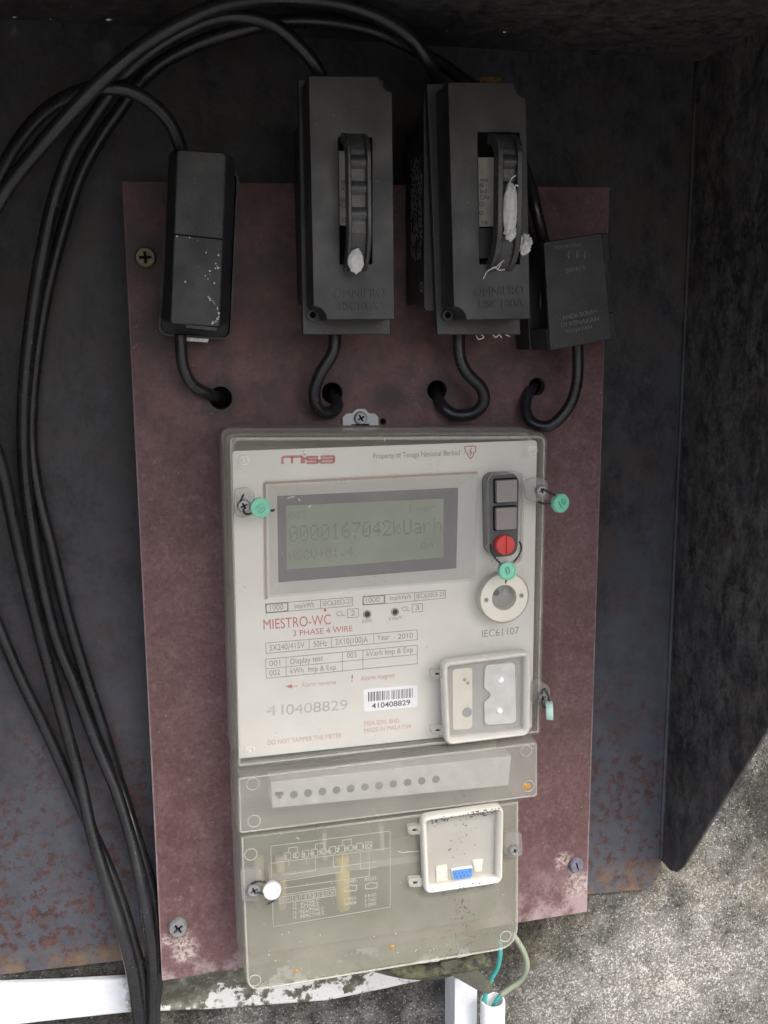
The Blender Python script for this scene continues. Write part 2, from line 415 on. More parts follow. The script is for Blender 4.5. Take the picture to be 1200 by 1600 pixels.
def xprism(bm, prof, x0, x1):
    """A (z, d) profile carried across from x0 to x1."""
    A = [bm.verts.new((x0, -d, z)) for z, d in prof]; Bv = [bm.verts.new((x1, -d, z)) for z, d in prof]
    for i in range(len(A)): bm.faces.new((A[i-1], A[i], Bv[i], Bv[i-1]))
    bm.faces.new(A); bm.faces.new(Bv); return bm
def strip_line(bm, a_, b_, w, d, th=.00012):
    a_, b_ = Vector(a_), Vector(b_); t = (b_-a_).normalized(); n = Vector((-t.y, t.x))*w/2
    q = [a_-n, b_-n, b_+n, a_+n]; loft(bm, [(q, d), (q, d+th)], cap0=False)
def lines(bm, pxs, w, d, closed=False):
    p = P(pxs, d); N = len(p)
    for i in range(N if closed else N-1): strip_line(bm, p[i], p[(i+1) % N], w, d)
_dg = None
def text(s, L, R, d, mat, parent, h=None, name='lettering', bold=0., emboss=.00015):
    """Lettering whose baseline runs between two points of the surface at depth d."""
    cu = bpy.data.curves.new('tmp', 'FONT'); cu.body = s; cu.size = 1; cu.offset = bold
    to = bpy.data.objects.new('tmp', cu); COL.objects.link(to)
    dg = bpy.context.evaluated_depsgraph_get(); me = bpy.data.meshes.new_from_object(to.evaluated_get(dg))
    bpy.data.objects.remove(to)
    bm = bmesh.new(); bm.from_mesh(me); bpy.data.meshes.remove(me)
    xs = [v.co.x for v in bm.verts]; x0, x1 = min(xs), max(xs)
    a_, b_ = U(*L, d), U(*R, d); ex = (b_-a_); W = ex.length; ex.normalize()
    ey = Vector((0,-1,0)).cross(ex); sx = W/(x1-x0); sy = sx if h is None else h/.73
    ex2 = list(bm.faces)
    r = bmesh.ops.extrude_face_region(bm, geom=bm.faces[:])
    top = {v for v in r['geom'] if isinstance(v, bmesh.types.BMVert)}
    for v in bm.verts:
        p = a_ + ex*((v.co.x-x0)*sx) + ey*(v.co.y*sy); p.y -= (emboss if v in top else 0.0); v.co = p
    return mk(name, bm, mat, parent)
def ctr(px, py, d): u = U(px, py, d); return (u.x, u.z)
MM = .001
PX = 1/2950.0                        # about one photo pixel at the board, in metres

def screw(parent, px, py, d, r, mat, head=.003, ang=.3, name='screw', slot=False, slot_mat='hole'):
    c = ctr(px, py, d); ca, sa = math.cos(ang), math.sin(ang)
    w, L = r*.14, r*.56
    cr = [(-w,-L),(w,-L),(w,-w),(L,-w),(L,w),(w,w),(w,L),(-w,L),(-w,w),(-L,w),(-L,-w),(-w,-w)]
    if slot: w = r*.10; cr = [(-w,-L),(w,-L),(w,L),(-w,L)]
    cr = [(c[0]+x*ca-y*sa, c[1]+x*sa+y*ca) for x, y in cr]
    bm = bmesh.new(); C0 = circle(c, r, 24)
    plate(bm, inset(C0, r*.16), d+head*.55, d+head, [cr])
    loft(bm, [(C0, d), (C0, d+head*.45), (inset(C0, r*.06), d+head*.75), (inset(C0, r*.16), d+head)], True, False)
    o = mk(name, bm, mat, parent, smooth=False)
    b2 = bmesh.new(); loft(b2, [(circle(c, r*.6, 12), d+head*.5), (circle(c, r*.6, 12), d+head*.58)])
    mk('slot', b2, slot_mat, o)
    return o

# ================================================================== the setting
D_BACK, D_WALL = -.030, -.0335
ZC, XS = 1.6775, .3275               # underside of the hood's roof, inner face of its right cheek
XL = -.150                           # inner face of the left cheek, outside the frame
HOOD = .385                           # how far the hood reaches forward
def box(bm, x0, x1, d0, d1, z0, z1): return plate(bm, [(x0,z0),(x1,z0),(x1,z1),(x0,z1)], d0, d1)

struct(mk('concrete_wall', pl([(-2.2,0),(2.6,0),(2.6,3.0),(-2.2,3.0)], D_WALL-.15, D_WALL), 'wall'))
bm = bmesh.new(); q = [(-60,-60),(60,-60),(60,60),(-60,60)]
bm.faces.new([bm.verts.new((x, y, -.002)) for x, y in q]); struct(mk('ground', bm, 'ground'))

lp = P([(-260,1546),(90,1536),(195,1530)], -.0275) + P([(250,1490),(500,1450),(735,1416),(712,1522),(605,1546),(513,1565),(420,1572),(330,1579),(200,1584),(60,1599),(-260,1640)], -.0275)
ledge = struct(mk('wall_ledge', pl(lp, D_WALL+.0002, -.0275), 'ledge', bevel=.002))

# ------------------------------------------------------------------ sheet-steel hood
hood = tag(empty('meter_hood', (.09, -D_BACK, 1.17)), 'black painted sheet steel meter hood, rusting along its open bottom', 'meter hood')
bk = [(XL-.002, 1.162)] + P([(0,1523),(180,1502),(923,1397)], D_BACK)
cr = P([(1012,1389),(1026,1374),(1033,1350)], D_BACK)
bk += cr + [(XS+.0002, 1.20), (XS+.0002, ZC+.0025), (XL-.002, ZC+.0025)]
mk('back_panel', pl(bk, D_BACK-.002, D_BACK), 'steel', hood)
# right cheek: slanting lower edge read off the sheet itself
def cheek(x, name, th):
    pr = []
    for px in [(1034,1346),(1046,1360),(1056,1363),(1066,1356),(1200,1138)]:
        v = on_x(px[0], px[1], XS); pr.append((v.z, -v.y))
    pr[0] = (pr[0][0], D_BACK-.001)
    (za, da), (zb, db) = pr[-2], pr[-1]
    k = (HOOD-db)/(db-da); pr.append((zb+(zb-za)*k*.62, HOOD)); pr.append((ZC+.002, HOOD)); pr.append((ZC+.002, D_BACK-.001))
    return mk(name, xprism(bmesh.new(), pr, x, x+th), 'steel_side', hood, bevel=.0006)
cheek(XS+.0001, 'side_panel', .0022); cheek(XL-.0045, 'side_panel', .0022)
# the bent lip where the back meets the cheek
mk('corner_bead', tube(bmesh.new(), [(XS-.0005, -D_BACK-.0005, 1.176), (XS-.0005, -D_BACK-.0005, 1.45), (XS-.0005, -D_BACK-.0005, ZC+.001)], .0014, 8), 'steel', hood, smooth=True)
# roof, rusted through in a few spots along its back edge
rp = [(XL-.005, D_BACK), (XS+.0027, D_BACK), (XS+.0027, HOOD), (XL-.005, HOOD)]
holes = []
rnd = random.Random(8)
for px, py, r in [(27,33,1.3),(112,10,.6),(79,31,.7),(142,32,.4),(170,31,1.7),(460,30,1.5),(478,44,1.0),(483,36,.5),(790,50,1.4),(700,48,.6)]:
    v = on_z(px, py, ZC); c = (v.x, max(-v.y, D_BACK+.004))
    n = 9; holes.append([(c[0]+r*MM*1.25*math.cos(6.283*i/n)*rnd.uniform(.6,1.3), c[1]+r*MM*math.sin(6.283*i/n)*rnd.uniform(.6,1.3)) for i in range(n)])
bm = plate(bmesh.new(), rp, 0, .002, holes)
for v in bm.verts: v.co = Vector((v.co.x, -v.co.z, ZC - v.co.y))
mk('roof_panel', bm, 'steel_side', hood)

# ------------------------------------------------------------------ mounting board
board = tag(empty('mounting_board', (.13, 0, 1.165)), 'reddish brown laminate mounting board carrying the meter and fuse holders', 'mounting board')
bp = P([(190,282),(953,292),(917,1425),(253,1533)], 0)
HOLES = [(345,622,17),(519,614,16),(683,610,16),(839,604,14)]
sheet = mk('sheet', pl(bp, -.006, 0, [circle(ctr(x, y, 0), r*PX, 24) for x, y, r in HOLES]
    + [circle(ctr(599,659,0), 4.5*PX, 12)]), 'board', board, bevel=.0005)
screw(board, 227, 403, 0, 15.5*PX, 'brass', .004, .05)
screw(board, 278, 1446, 0, 16*PX, 'galv', .004, .6)
screw(board, 899, 1350, 0, 14*PX, 'bluescrew', .003, .3, slot=True)
for z in (1.205, 1.56):              # battens that hold the board off the back panel
    bm = bmesh.new(); box(bm, .02, .24, D_BACK+.0002, -.0062, z-.012, z+.012); mk('batten', bm, 'steel', board)

# ------------------------------------------------------------------ left cut-out
def chalk(bm, pxs, d, wmax, seed):
    r = random.Random(seed)
    for i in range(len(pxs)-1):
        (x0,y0),(x1,y1) = pxs[i], pxs[i+1]
        for k in range(7):
            t = r.random(); c = ctr(x0+(x1-x0)*t+r.uniform(-wmax,wmax), y0+(y1-y0)*t+r.uniform(-wmax,wmax), d)
            rr = r.uniform(.5, 1.5)*PX
            q = [(c[0]+rr*r.uniform(.6,1.3)*math.cos(6.283*j/6), c[1]+rr*r.uniform(.6,1.3)*math.sin(6.283*j/6)) for j in range(6)]
            loft(bm, [(q, d), (inset(q, rr*.3), d+.0003)], cap0=False)
    return bm
co = tag(empty('service_cutout', U(310,400,0)), 'slim black service cut-out with paint-spattered lid, beside the brass screw', 'fuse cut-out')
tr = rounded(P([(266,262),(374,268),(362,532),(246,524)], .012), [.004,.004,.005,.005])
bm = bmesh.new(); loft(bm, [(tr, .0002), (tr, .012), (inset(tr, .0011), .012), (inset(tr, .0013), .006)])
mk('tray', bm, 'black', co)
b0 = rounded(P([(265,236),(366,243),(358,508),(254,504)], .014), .003)
b1 = rounded(P([(264,235),(367,245),(358,509),(253,505)], .040), .003)
b2 = rounded(P([(277,233),(353,238),(343,512),(266,506)], .050), .002)
bm = bmesh.new(); loft(bm, [(b0, .0062), (b1, .040), (b2, .050)])
body = mk('lid', bm, 'black', co, bevel=.0008)
bm = bmesh.new()
for y0, y1 in ((365.2, 374.2),):
    a_, b_ = P([(266,y0),(349,y1)], .050); strip_line(bm, a_, b_, .0007, .0500, .00005)
mk('seam', bm, 'hole', body)
bm = bmesh.new(); lq = P([(290,507),(338,512),(338,517),(290,512)], .047); plate(bm, lq, .040, .0502); mk('latch', bm, 'black', body)
mk('paint_streak', chalk(bmesh.new(), [(322,462),(333,471),(340,483),(342,495),(337,503),(330,505)], .0501, 1.3, 2), 'paint', body)
mk('paint_spatter', chalk(bmesh.new(), [(288,378),(335,430),(300,430)], .0501, 22, 5), 'paint', body)
mk('paint_spatter', chalk(bmesh.new(), [(338,412),(343,421)], .0501, 2, 7), 'paint', body)
bm = bmesh.new(); plate(bm, P([(276,526),(326,529),(324,535),(282,532)], .008), .0002, .0105); mk('sill_tape', bm, 'paint', co)

# ------------------------------------------------------------------ the two fuse holders
def fuse(face, flange, base, label, rib1, rib2, hz, win, marks, side_print, lab_px, block):
    D2, D1 = .060, .040
    cx = sum(p[0] for p in face)/4
    t = tag(empty('fuse_holder', U(cx, 320, 0)), label, 'fuse holder', 'fuse holders on the mounting board')
    fl = P(flange, D1); fc = P(face, D2)
    bk0 = P(base, .006)
    x0, x1 = bk0[0][0], bk0[1][0]
    zt, zb = bk0[0][1], bk0[2][1]
    B0 = [(x0,zb+.010),(x0,zt-.016),(x0+.001,zt-.018),(x1-.001,zt-.018),(x1,zt-.016),(x1,zb+.010),(x1-.001,zb+.008),(x0+.001,zb+.008)]
    B1 = [(x0,zb+.006),(x0,zt-.004),(x0+.001,zt-.002),(x1-.001,zt-.002),(x1,zt-.004),(x1,zb+.006),(x1-.001,zb+.004),(x0+.001,zb+.004)]
    bm = bmesh.new(); loft(bm, [(B0, .0002), (B0, .018), (B1, .0355)])
    bs = mk('base', bm, 'black', t, bevel=.0006)
    # cover: flange, then a raised face with two scooped corners
    bm = pl(fl, .0357, D1); mk('flange', bm, 'black_fuse', t, bevel=.0006)
    bm = pl(inset(fl, .0012), .0340, .0356); mk('gasket', bm, 'hole', t)
    R = .0062
    TL, TR_, BR, BL = [Vector(p) for p in fc]
    def scoop(c, a0, a1): return [(c.x+R*math.cos(math.radians(a0+(a1-a0)*i/7)), c.y+R*math.sin(math.radians(a0+(a1-a0)*i/7))) for i in range(8)]
    out = [tuple(TL)] + scoop(TR_, 180, 270) + [tuple(BR)] + scoop(BL, 0, 90)
    wn_ = P(win, D2)
    bm = plate(bmesh.new(), out, D1+.0001, D2, [wn_])
    fo = mk('cover', bm, 'black_fuse', t, bevel=.0005)
    bm = pl(inset(wn_, -.0005), D1+.0002, .0550); mk('recess_floor', bm, 'hole', fo)
    lw = P(lab_px, .0565); lb = mk('rating_label', pl(lw, .0555, .0565), simple('buff_label_%d' % cx, (.40,.385,.335), .5, .3, var=.12, scale=200), t)
    for s, L, Rr in marks: text(s, L, Rr, .05655, 'barink', lb, h=.0020)
    if block:
        mk('window_block', pl(P(block, .058), .0551, .058), 'black', t, bevel=.0004)
    # ear screw in the scooped corner
    e = BL + Vector((R*.42, R*.42)); bm = bmesh.new()
    plate(bm, circle((e.x, e.y), R*.46, 20), D1, D1+.0022, [circle((e.x, e.y), R*.24, 14)])
    ear = mk('corner_ear', bm, 'black_fuse', t); bm = bmesh.new(); loft(bm, [(circle((e.x, e.y), R*.24, 12), D1+.0001), (circle((e.x, e.y), R*.24, 12), D1+.0004)]); mk('screw_hole', bm, 'hole', ear)
    # bow handle: two ribs and a saddle between
    z0, z1 = U(cx, hz[0], .066).z, U(cx, hz[1], .066).z
    hd = empty('handle', U(cx, sum(hz)/2, D2)); hd.parent = t; hd.location = WL[hd.name]-WL[t.name]
    def arch(top, under, foot0, foot1):
        """side view of a bow: outer curve, then back along its underside"""
        n = 9; out_, in_ = [], []
        for i in range(n+1):
            a_ = math.pi/2*i/n
            out_.append((z0-.011*(1-math.cos(a_)), D2-.003+(top-D2+.003)*math.sin(a_)))
            in_.append((z0-.0045-.008*(1-math.cos(a_)), D2-.003+(under-D2+.003)*math.sin(a_)))
        for i in range(n+1):
            a_ = math.pi/2*(1-i/n)
            out_.append((z1+.020*(1-math.cos(a_)), D2-.003+(top-D2+.003)*math.sin(a_)))
            in_.append((z1+.0055+.014*(1-math.cos(a_)), D2-.003+(under-D2+.003)*math.sin(a_)))
        return out_ + in_[::-1]
    for rb in (rib1, rib2):
        xa, xb = U(rb[0], 320, .072).x, U(rb[1], 320, .072).x
        mk('rib', xprism(bmesh.new(), arch(.0735, .0670, 0, 0), xa, xb), 'handle', hd, bevel=.0006)
    xa, xb = U(rib1[1], 320, .072).x, U(rib2[0], 320, .072).x
    top = arch(.0708, .0675, 0, 0); pr = []
    for i, (z, d) in enumerate(top):
        pr.append((z, d))
        if i == 9:                                   # finger bumps along the straight run
            za, zb_ = z, top[10][0]
            for j in range(1, 48):
                f = j/48; pr.append((za+(zb_-za)*f, d+.0017*max(0, math.sin(f*math.pi*5.4-.3))**.7 if math.sin(f*math.pi*5.4-.3) > 0 else d))
    mk('saddle', xprism(bmesh.new(), pr, xa+.0001, xb-.0001), 'handle', hd, bevel=0)
    # rows of small print down the left cheek of the base
    if side_print:
        bm = bmesh.new(); rr = random.Random(3)
        for row in range(9):
            d = .012+.0024*row; z = zt-.028-rr.uniform(0, .004)
            while z > zb+.030+rr.uniform(0,.006):
                L = rr.uniform(.0010, .0055)
                if rr.random() < .8:
                    q = [(d, z), (d+.0010, z), (d+.0010, z-L), (d, z-L)]
                    bm.faces.new([bm.verts.new((x0-.00008, -a_, b_)) for a_, b_ in q])
                z -= L+.0012
        d, z = .031, zb+.016
        ring = [[bm.verts.new((x0-.00008, -(d+r*math.cos(i*.5236)), z+r*math.sin(i*.5236))) for i in range(12)] for r in (.0020, .0026)]
        for i in range(12): bm.faces.new((ring[0][i-1], ring[0][i], ring[1][i], ring[1][i-1]))
        mk('side_print', bm, simple('grey_side_print', (.55,.55,.56), .6, .3), bs)
    return t, fo
f1, fo1 = fuse([(482,118),(613,120),(617,499),(490,500)], [(466,124),(599,124),(611,523),(473,523)],
     [(459,150),(572,150),(578,500),(468,500)], 'black fuse holder standing left of the other one, narrow cream label slit beside its handle',
     (543,549), (573,580), (203,424), [(529,215),(581,215),(581,412),(532,412)],
     [('(000', (529,316), (541,316)), ('X', (533,298), (539,298)), ('B', (534,288), (540,288)), ('G', (534,347), (542,347)), ('VG.A', (530,324),(542,324))],
     False, [(524,236),(556,236),(556,352),(525,352)], None)
f2, fo2 = fuse([(700,128),(823,130),(829,498),(709,500)], [(667,130),(799,130),(814,523),(683,523)],
     [(637,160),(766,160),(776,500),(651,500)], 'black fuse holder with white fluff in its handle and small print down its cheek',
     (776,785), (806,815), (203,424), [(747,207),(812,207),(812,412),(750,412)],
     [('mun', (750,284), (762,284)), ('8', (749,293), (755,293)), ('bd', (750,302), (760,302)), ('Q/o', (750,311), (764,311)), ('O', (749,322), (756,322)), ('0', (749,336), (755,336)), ('VA', (752,351), (762,351))],
     True, [(742,246),(782,246),(782,354),(744,354)], [(736,356),(782,356),(782,404),(738,404)])
text('OMNIPRO', (741,463), (818,460), .06005, 'black_fuse', fo2, h=.0045, emboss=.0004)
text('HSC100A', (748,482), (818,479), .06005, 'black_fuse', fo2, h=.0040, emboss=.0004)
text('OMNIPRO', (522,466), (602,464), .06005, 'black_fuse', fo1, h=.0045, emboss=.0004)
text('HSC100A', (530,485), (590,483), .06005, 'black_fuse', fo1, h=.0040, emboss=.0004)

# ------------------------------------------------------------------ neutral block, right
nb = tag(empty('neutral_block', U(890,460,0)), 'black tilted terminal block with three lightning bolts, overhanging the board edge', 'terminal block')
D3 = .045
front = P([(849,378),(942,363),(957,530),(860,548)], D3)
mid = P([(849,378),(942,363),(957,530),(860,548),(857,513),(884,509),(876,417),(853,421)], D3)
tab = P([(817,386),(950,364),(955,408),(941,411),(946,490),(959,487),(965,528),(828,547)], .020)
mk('base', pl(tab, .0002, .020), 'black', nb, bevel=.0006)
mk('body', pl(mid, .0202, D3-.0028), 'black', nb, bevel=.0006)
lid = mk('lid', pl(rounded(front, .0015, 3), D3-.0026, D3), 'black', nb, bevel=.0007)
bm = bmesh.new()
for bx in (887, 900, 912):
    q = P([(bx+2,391),(bx-1,402),(bx+1.5,401.5),(bx-2,413),(bx+3.2,399),(bx+.8,399.5),(bx+3.6,391)], D3)
    loft(bm, [(q, D3+.0001), (q, D3+.0003)], cap0=False)
mk('lightning_bolts', bm, simple('worn_grey_print', (.13,.13,.135), .6, .3), lid)
for s, L, R_, h in [('PERHATIAN', (866,390),(908,384),.0018), ('BAHAYA', (884,427),(915,421),.0024), ('ANDA BOLEH', (879,500),(932,489),.0022), ('DI KENAKAN', (877,511),(936,501),.0022), ('RENJATAN', (884,521),(925,513),.0018)]:
    text(s, L, R_, D3+.0001, 'worn_grey_print' if False else bpy.data.materials['worn_grey_print'], lid, h=h)
mk('contact_bar', tube(bmesh.new(), [U(843,447,.03), U(846,482,.03)], .0011, 8, smoothed=False), 'cable', nb, smooth=True)

# ------------------------------------------------------------------ cables
def cable(pts, label, r=.0032, group=None, name='black_cable', n=14):
    if group == LG:                      # the long ones carry on down the wall
        e_ = pts[-1]; pts = pts + [e_+Vector((.001, 0, -.05)), e_+Vector((.004, 0, -.22)), e_+Vector((.003, 0, -.55))]
    o = mk(name, tube(bmesh.new(), pts, r, n), 'cable', None, smooth=True)
    return tag(o, label, 'cable', group)
def pd(seq): return [U(x, y, d) for x, y, d in seq]
LG = 'long supply cables looping down the left side'
TG = 'cable tails between the cut-outs and the board holes'
cable(pd([(282,522,.012),(283,545,.012),(287,575,.011),(301,601,.009),(325,615,.005),(342,621,-.004),(350,626,-.022)]), 'short cable tail curving from the left cut-out into its board hole', .0030, TG, 'cable_tail')
cable(pd([(523,512,.018),(521,548,.018),(500,585,.016),(491,615,.013),(498,640,.010),(517,645,.007),(527,633,.003),(520,617,-.006),(517,612,-.022)]), 'kinked cable tail below the left fuse holder, just above the steel lug', .0032, TG, 'cable_tail')
cable(pd([(717,512,.018),(718,555,.018),(729,582,.018),(751,605,.017),(756,627,.015),(741,645,.012),(711,648,.008),(689,632,.003),(682,612,-.008),(680,604,-.022)]), 'S-shaped cable tail below the right fuse holder', .0033, TG, 'cable_tail')
cable(pd([(902,536,.020),(903,560,.020),(901,600,.020),(888,637,.018),(859,665,.015),(830,659,.010),(821,634,.005),(829,609,-.001),(842,600,-.022)]), 'hook-shaped cable tail under the tilted terminal block', .0031, TG, 'cable_tail')

cable(pd([(690,150,.022),(680,115,.026),(664,88,.030),(640,58,.032),(600,31,.036),(550,12,.038),(500,2,.040),(435,-2,.042),(380,2,.045),(320,18,.048),(240,60,.050),(165,120,.050),(75,215,.045),(0,310,.036),(-45,420,.028),(-60,560,.016),(-30,650,.004),(0,722,-.004),(22,822,-.012),(48,934,-.016),(73,1030,-.018),(101,1131,-.017),(124,1215,-.014),(143,1300,-.008),(170,1390,-.001),(193,1465,.004),(209,1535,.004),(222,1640,.002)]),
      'uppermost long cable, arching over both fuse holders and out past the left edge', .0034, LG)
cable(pd([(504,135,.022),(497,110,.026),(470,75,.028),(430,41,.030),(388,27,.032),(350,26,.032),(300,42,.032),(240,76,.030),(190,122,.026),(165,156,.022),(138,195,.018),(110,240,.014),(85,310,.008),(67,390,.002),(55,456,-.004),(44,540,-.010),(37,625,-.014),(37,715,-.018),(45,794,-.020),(64,906,-.021),(88,1000,-.021),(118,1075,-.020),(152,1165,-.018),(183,1240,-.014),(207,1320,-.008),(222,1390,-.002),(232,1450,.000),(238,1520,-.002),(235,1640,-.004)]),
      'long cable dropping from the left fuse holder in a wide arc to the bottom left', .0033, LG)
cable(pd([(858,396,.010),(848,372,.012),(838,330,.014),(828,290,.010),(800,215,-.004),(770,165,-.006),(740,138,-.004),(712,116,.002),(690,100,.008),(650,78,.012),(600,54,.016),(560,42,.018),(500,34,.020),(440,34,.020),(380,46,.018),(310,68,.014),(250,100,.010),(212,136,.006),(188,170,.000),(160,210,-.006),(125,275,-.012),(95,370,-.016),(70,470,-.0205),(54,580,-.0225),(48,680,-.0235),(58,765,-.0235),(79,850,-.0235),(103,951,-.0235),(131,1047,-.0230),(164,1148,-.0215),(188,1227,-.0275),(211,1300,-.016),(238,1390,-.012),(245,1450,-.009),(247,1517,-.008),(241,1585,-.008),(240,1640,-.008)]),
      'hindmost long cable, from the tilted terminal block behind the right fuse holder', .0033, LG)
cable(pd([(290,262,.014),(280,225,.018),(264,190,.022),(240,164,.026),(208,144,.030),(170,137,.032),(130,141,.030),(80,166,.022),(40,206,.012),(8,256,.002),(-30,340,-.008),(-70,500,-.016),(-75,700,-.020),(-45,870,-.022),(0,985,-.0225),(34,1064,-.0225),(67,1131,-.0225),(101,1204,-.022),(135,1280,-.020),(163,1340,-.016),(187,1400,-.012),(207,1467,-.007),(222,1533,-.005),(228,1640,-.005)]),
      'long cable hooping low over the slim cut-out at the left', .0032, LG)

# ================================================================== the meter
mt = tag(empty('electricity_meter', U(600,1100,0)), 'three-phase electricity meter in clear yellowed plastic with a green-grey display', 'electricity meter')
D_CF, D_FACE, D_STRIP, D_LOW = .042, .034, .049, .046
CO = P([(353,678),(857,676),(846,1148),(368,1203)], D_CF)
co_r = rounded(CO, [.0045,.0060,.002,.002])
# case bottom and its tray wall
bs = rounded(inset(CO, -.0006), [.0045,.0060,.002,.002])
lowbase = P([(373,1204),(813,1150),(811,1482),(382,1548)], D_LOW)
mk('case_base', pl(bs, .0002, .016), 'base', mt, bevel=.0006)
lb_ = rounded(inset([(lowbase[0][0], CO[3][1]+.0003), (lowbase[1][0], CO[2][1]+.0003), lowbase[2], lowbase[3]], -.0002), [.0005,.0005,.010,.006])
lb_ = [(x, min(z, CO[3][1]-.0010-(x-CO[3][0])*((CO[3][1]-CO[2][1])/(CO[2][0]-CO[3][0])))) for x, z in lb_]
mk('terminal_base', pl(inset(lb_, .0008), .0002, .010), 'base', mt, bevel=.0006)
def shell(name, outline, d0, d1, mat, parent, r=.0022, th=.0013, draft=.0006, open_edges=()):
    """A moulded cover: closed front, rounded shoulder, four walls, real wall thickness."""
    rings = [(inset(outline, -draft), d0), (outline, d1-r)]
    for i in range(1, 4):
        a_ = math.pi/2*i/3; rings.append((inset(outline, r*(1-math.cos(a_))), d1-r+r*math.sin(a_)))
    inn = [(inset(p, th), min(d, d1-th)) for p, d in rings]
    inn = [(inset(outline, th-draft), d0), (inset(outline, th), d1-r-.0002), (inset(outline, th+r*.4), d1-th)]
    bm = bmesh.new(); L = [loop(bm, p, d) for p, d in rings]; I = [loop(bm, p, d) for p, d in inn]
    for S in (L, I):
        for A, Bv in zip(S, S[1:]):
            for i in range(len(A)): bm.faces.new((A[i-1], A[i], Bv[i], Bv[i-1]))
        bm.faces.new(S[-1])
    for i in range(len(L[0])): bm.faces.new((L[0][i-1], L[0][i], I[0][i], I[0][i-1]))
    o = mk(name, bm, mat, parent, smooth=False)
    for p in o.data.polygons: p.use_smooth = len(p.vertices) < 7
    o.data.set_sharp_from_angle(angle=math.radians(50))
    return o
cover = shell('front_cover', co_r, .0165, D_CF, 'cover', mt)
# inner cover step just under the front: a thin ridge all round, seen as the double line along the top
rg = rounded(inset(CO, .0034), .004)
bm = bmesh.new(); loft(bm, [(rg, .0165), (rg, .030), (inset(rg, .0012), .030), (inset(rg, .0012), .0165)], False, False)
mk('inner_wall', bm, 'base', mt)

# faceplate, display, print
fp = P([(363,705),(839,688),(831,1140),(374,1190)], D_FACE)
fpl = mk('faceplate', pl(rounded(fp, .0018), D_FACE-.0015, D_FACE, [P([(418,757),(743,741),(738,905),(420,931)], D_FACE)]), 'face', mt)
# bezel: proud rim, faces sloping in to the glass
o_ = P([(415,755),(747,738),(742,907),(417,934)], D_FACE+.0006)
i_ = P([(433,775),(716,762),(713,888),(435,910)], D_FACE-.0050)
bm = bmesh.new(); loft(bm, [(o_, D_FACE+.00005), (o_, D_FACE+.0006), (inset(o_, .0012), D_FACE+.0006), (i_, D_FACE-.0050)], False, False)
bz = mk('bezel', bm, 'bezel', mt)
bm = bmesh.new(); lines(bm, [(416,936),(413.5,755),(746,738.5)], .0013, D_FACE+.0007); mk('bezel_side_shade', bm, 'bezel_side_shade', bz)  # tan line on the bezel's top and left sides, shade painted in
dsp = mk('display', pl(inset(i_, -.0008), D_FACE-.009, D_FACE-.0051), 'lcdframe', mt)
DL = D_FACE-.0051
ld = mk('screen', pl(P([(447,790),(693,779),(693,871),(448,890)], DL), DL+.00005, DL+.0002), 'lcd', dsp)
DT = DL+.00025
DOTS = {'0':'0E 11 13 15 19 11 0E','1':'04 0C 04 04 04 04 0E','2':'0E 11 01 02 04 08 1F','3':'1F 02 04 02 01 11 0E','4':'02 06 0A 12 1F 02 02','6':'06 08 10 1E 11 11 0E','7':'1F 01 02 04 08 08 08','k':'10 10 12 14 18 14 12','U':'11 11 11 11 11 11 0E',
        'a':'00 00 0E 01 0F 11 0F','r':'00 00 16 19 10 10 10','h':'10 10 16 19 11 11 11','A':'0E 11 11 1F 11 11 11','B':'1E 11 11 1E 11 11 1E','C':'0E 11 10 10 10 11 0E','V':'11 11 11 11 11 0A 04','+':'00 04 04 1F 04 04 00','.':'00 00 00 00 00 0C 0C','v':'00 00 11 11 11 0A 04','Q':'0E 11 11 11 15 12 0D',' ':'0 0 0 0 0 0 0'}
def dot_row(s, L, R_, h_px):
    """dot-matrix characters; each lit dot is its own little tile"""
    a_, b_ = Vector(P([L], DT)[0]), Vector(P([R_], DT)[0]); ex = (b_-a_); w = ex.length/(len(s)*6-1); ex.normalize(); ey = Vector((-ex.y, ex.x)); hh = h_px*PX*.92/7
    bm = bmesh.new()
    for i, ch in enumerate(s):
        for r, row in enumerate(DOTS[ch].split()):
            for c in range(5):
                if int(row, 16) >> (4-c) & 1:
                    p = a_+ex*((i*6+c)*w)+ey*((6-r)*hh); q = [p, p+ex*w*.92, p+ex*w*.92+ey*hh*.92, p+ey*hh*.92]
                    loft(bm, [(q, DT), (q, DT+.00004)], cap0=False)
    return mk('digits', bm, 'lcdink', dsp)
dot_row('003', (452,812), (478,810), 13); dot_row('kvar', (640,800), (680,797), 11)
dot_row('0000167042kUarh', (452,847), (690,832), 27)
dot_row('ABCV+01.4', (452,876), (552,868), 15); dot_row('Q4', (658,859), (678,857), 12)
DP = D_FACE+.00005
def pr(s, L, R_, mat='ink', h=None, bold=0.): return text(s, L, R_, DP, mat, fpl, h=h, bold=bold, emboss=.0001)
pr('Property of Tenaga Nasional Berhad', (583,717), (718,711), h=.0029)
# logotype on the left: square strokes
bm = bmesh.new(); W_ = 4.6*PX
for seq in [[(441,725),(441.5,714),(472,713),(471.5,724)], [(456,724),(456.3,713.5)], [(475,724),(475.5,714)], [(475.5,709.5),(475.8,711.5)], [(497,714),(479.5,714),(479.5,718.5),(497,718.5),(497,723),(479,723.5)], [(501,713.5),(522,713),(521.5,722.5),(500.5,723),(500.7,718),(521,717.7)]]: lines(bm, seq, .0012, DP)
mk('logotype', bm, 'red', fpl)
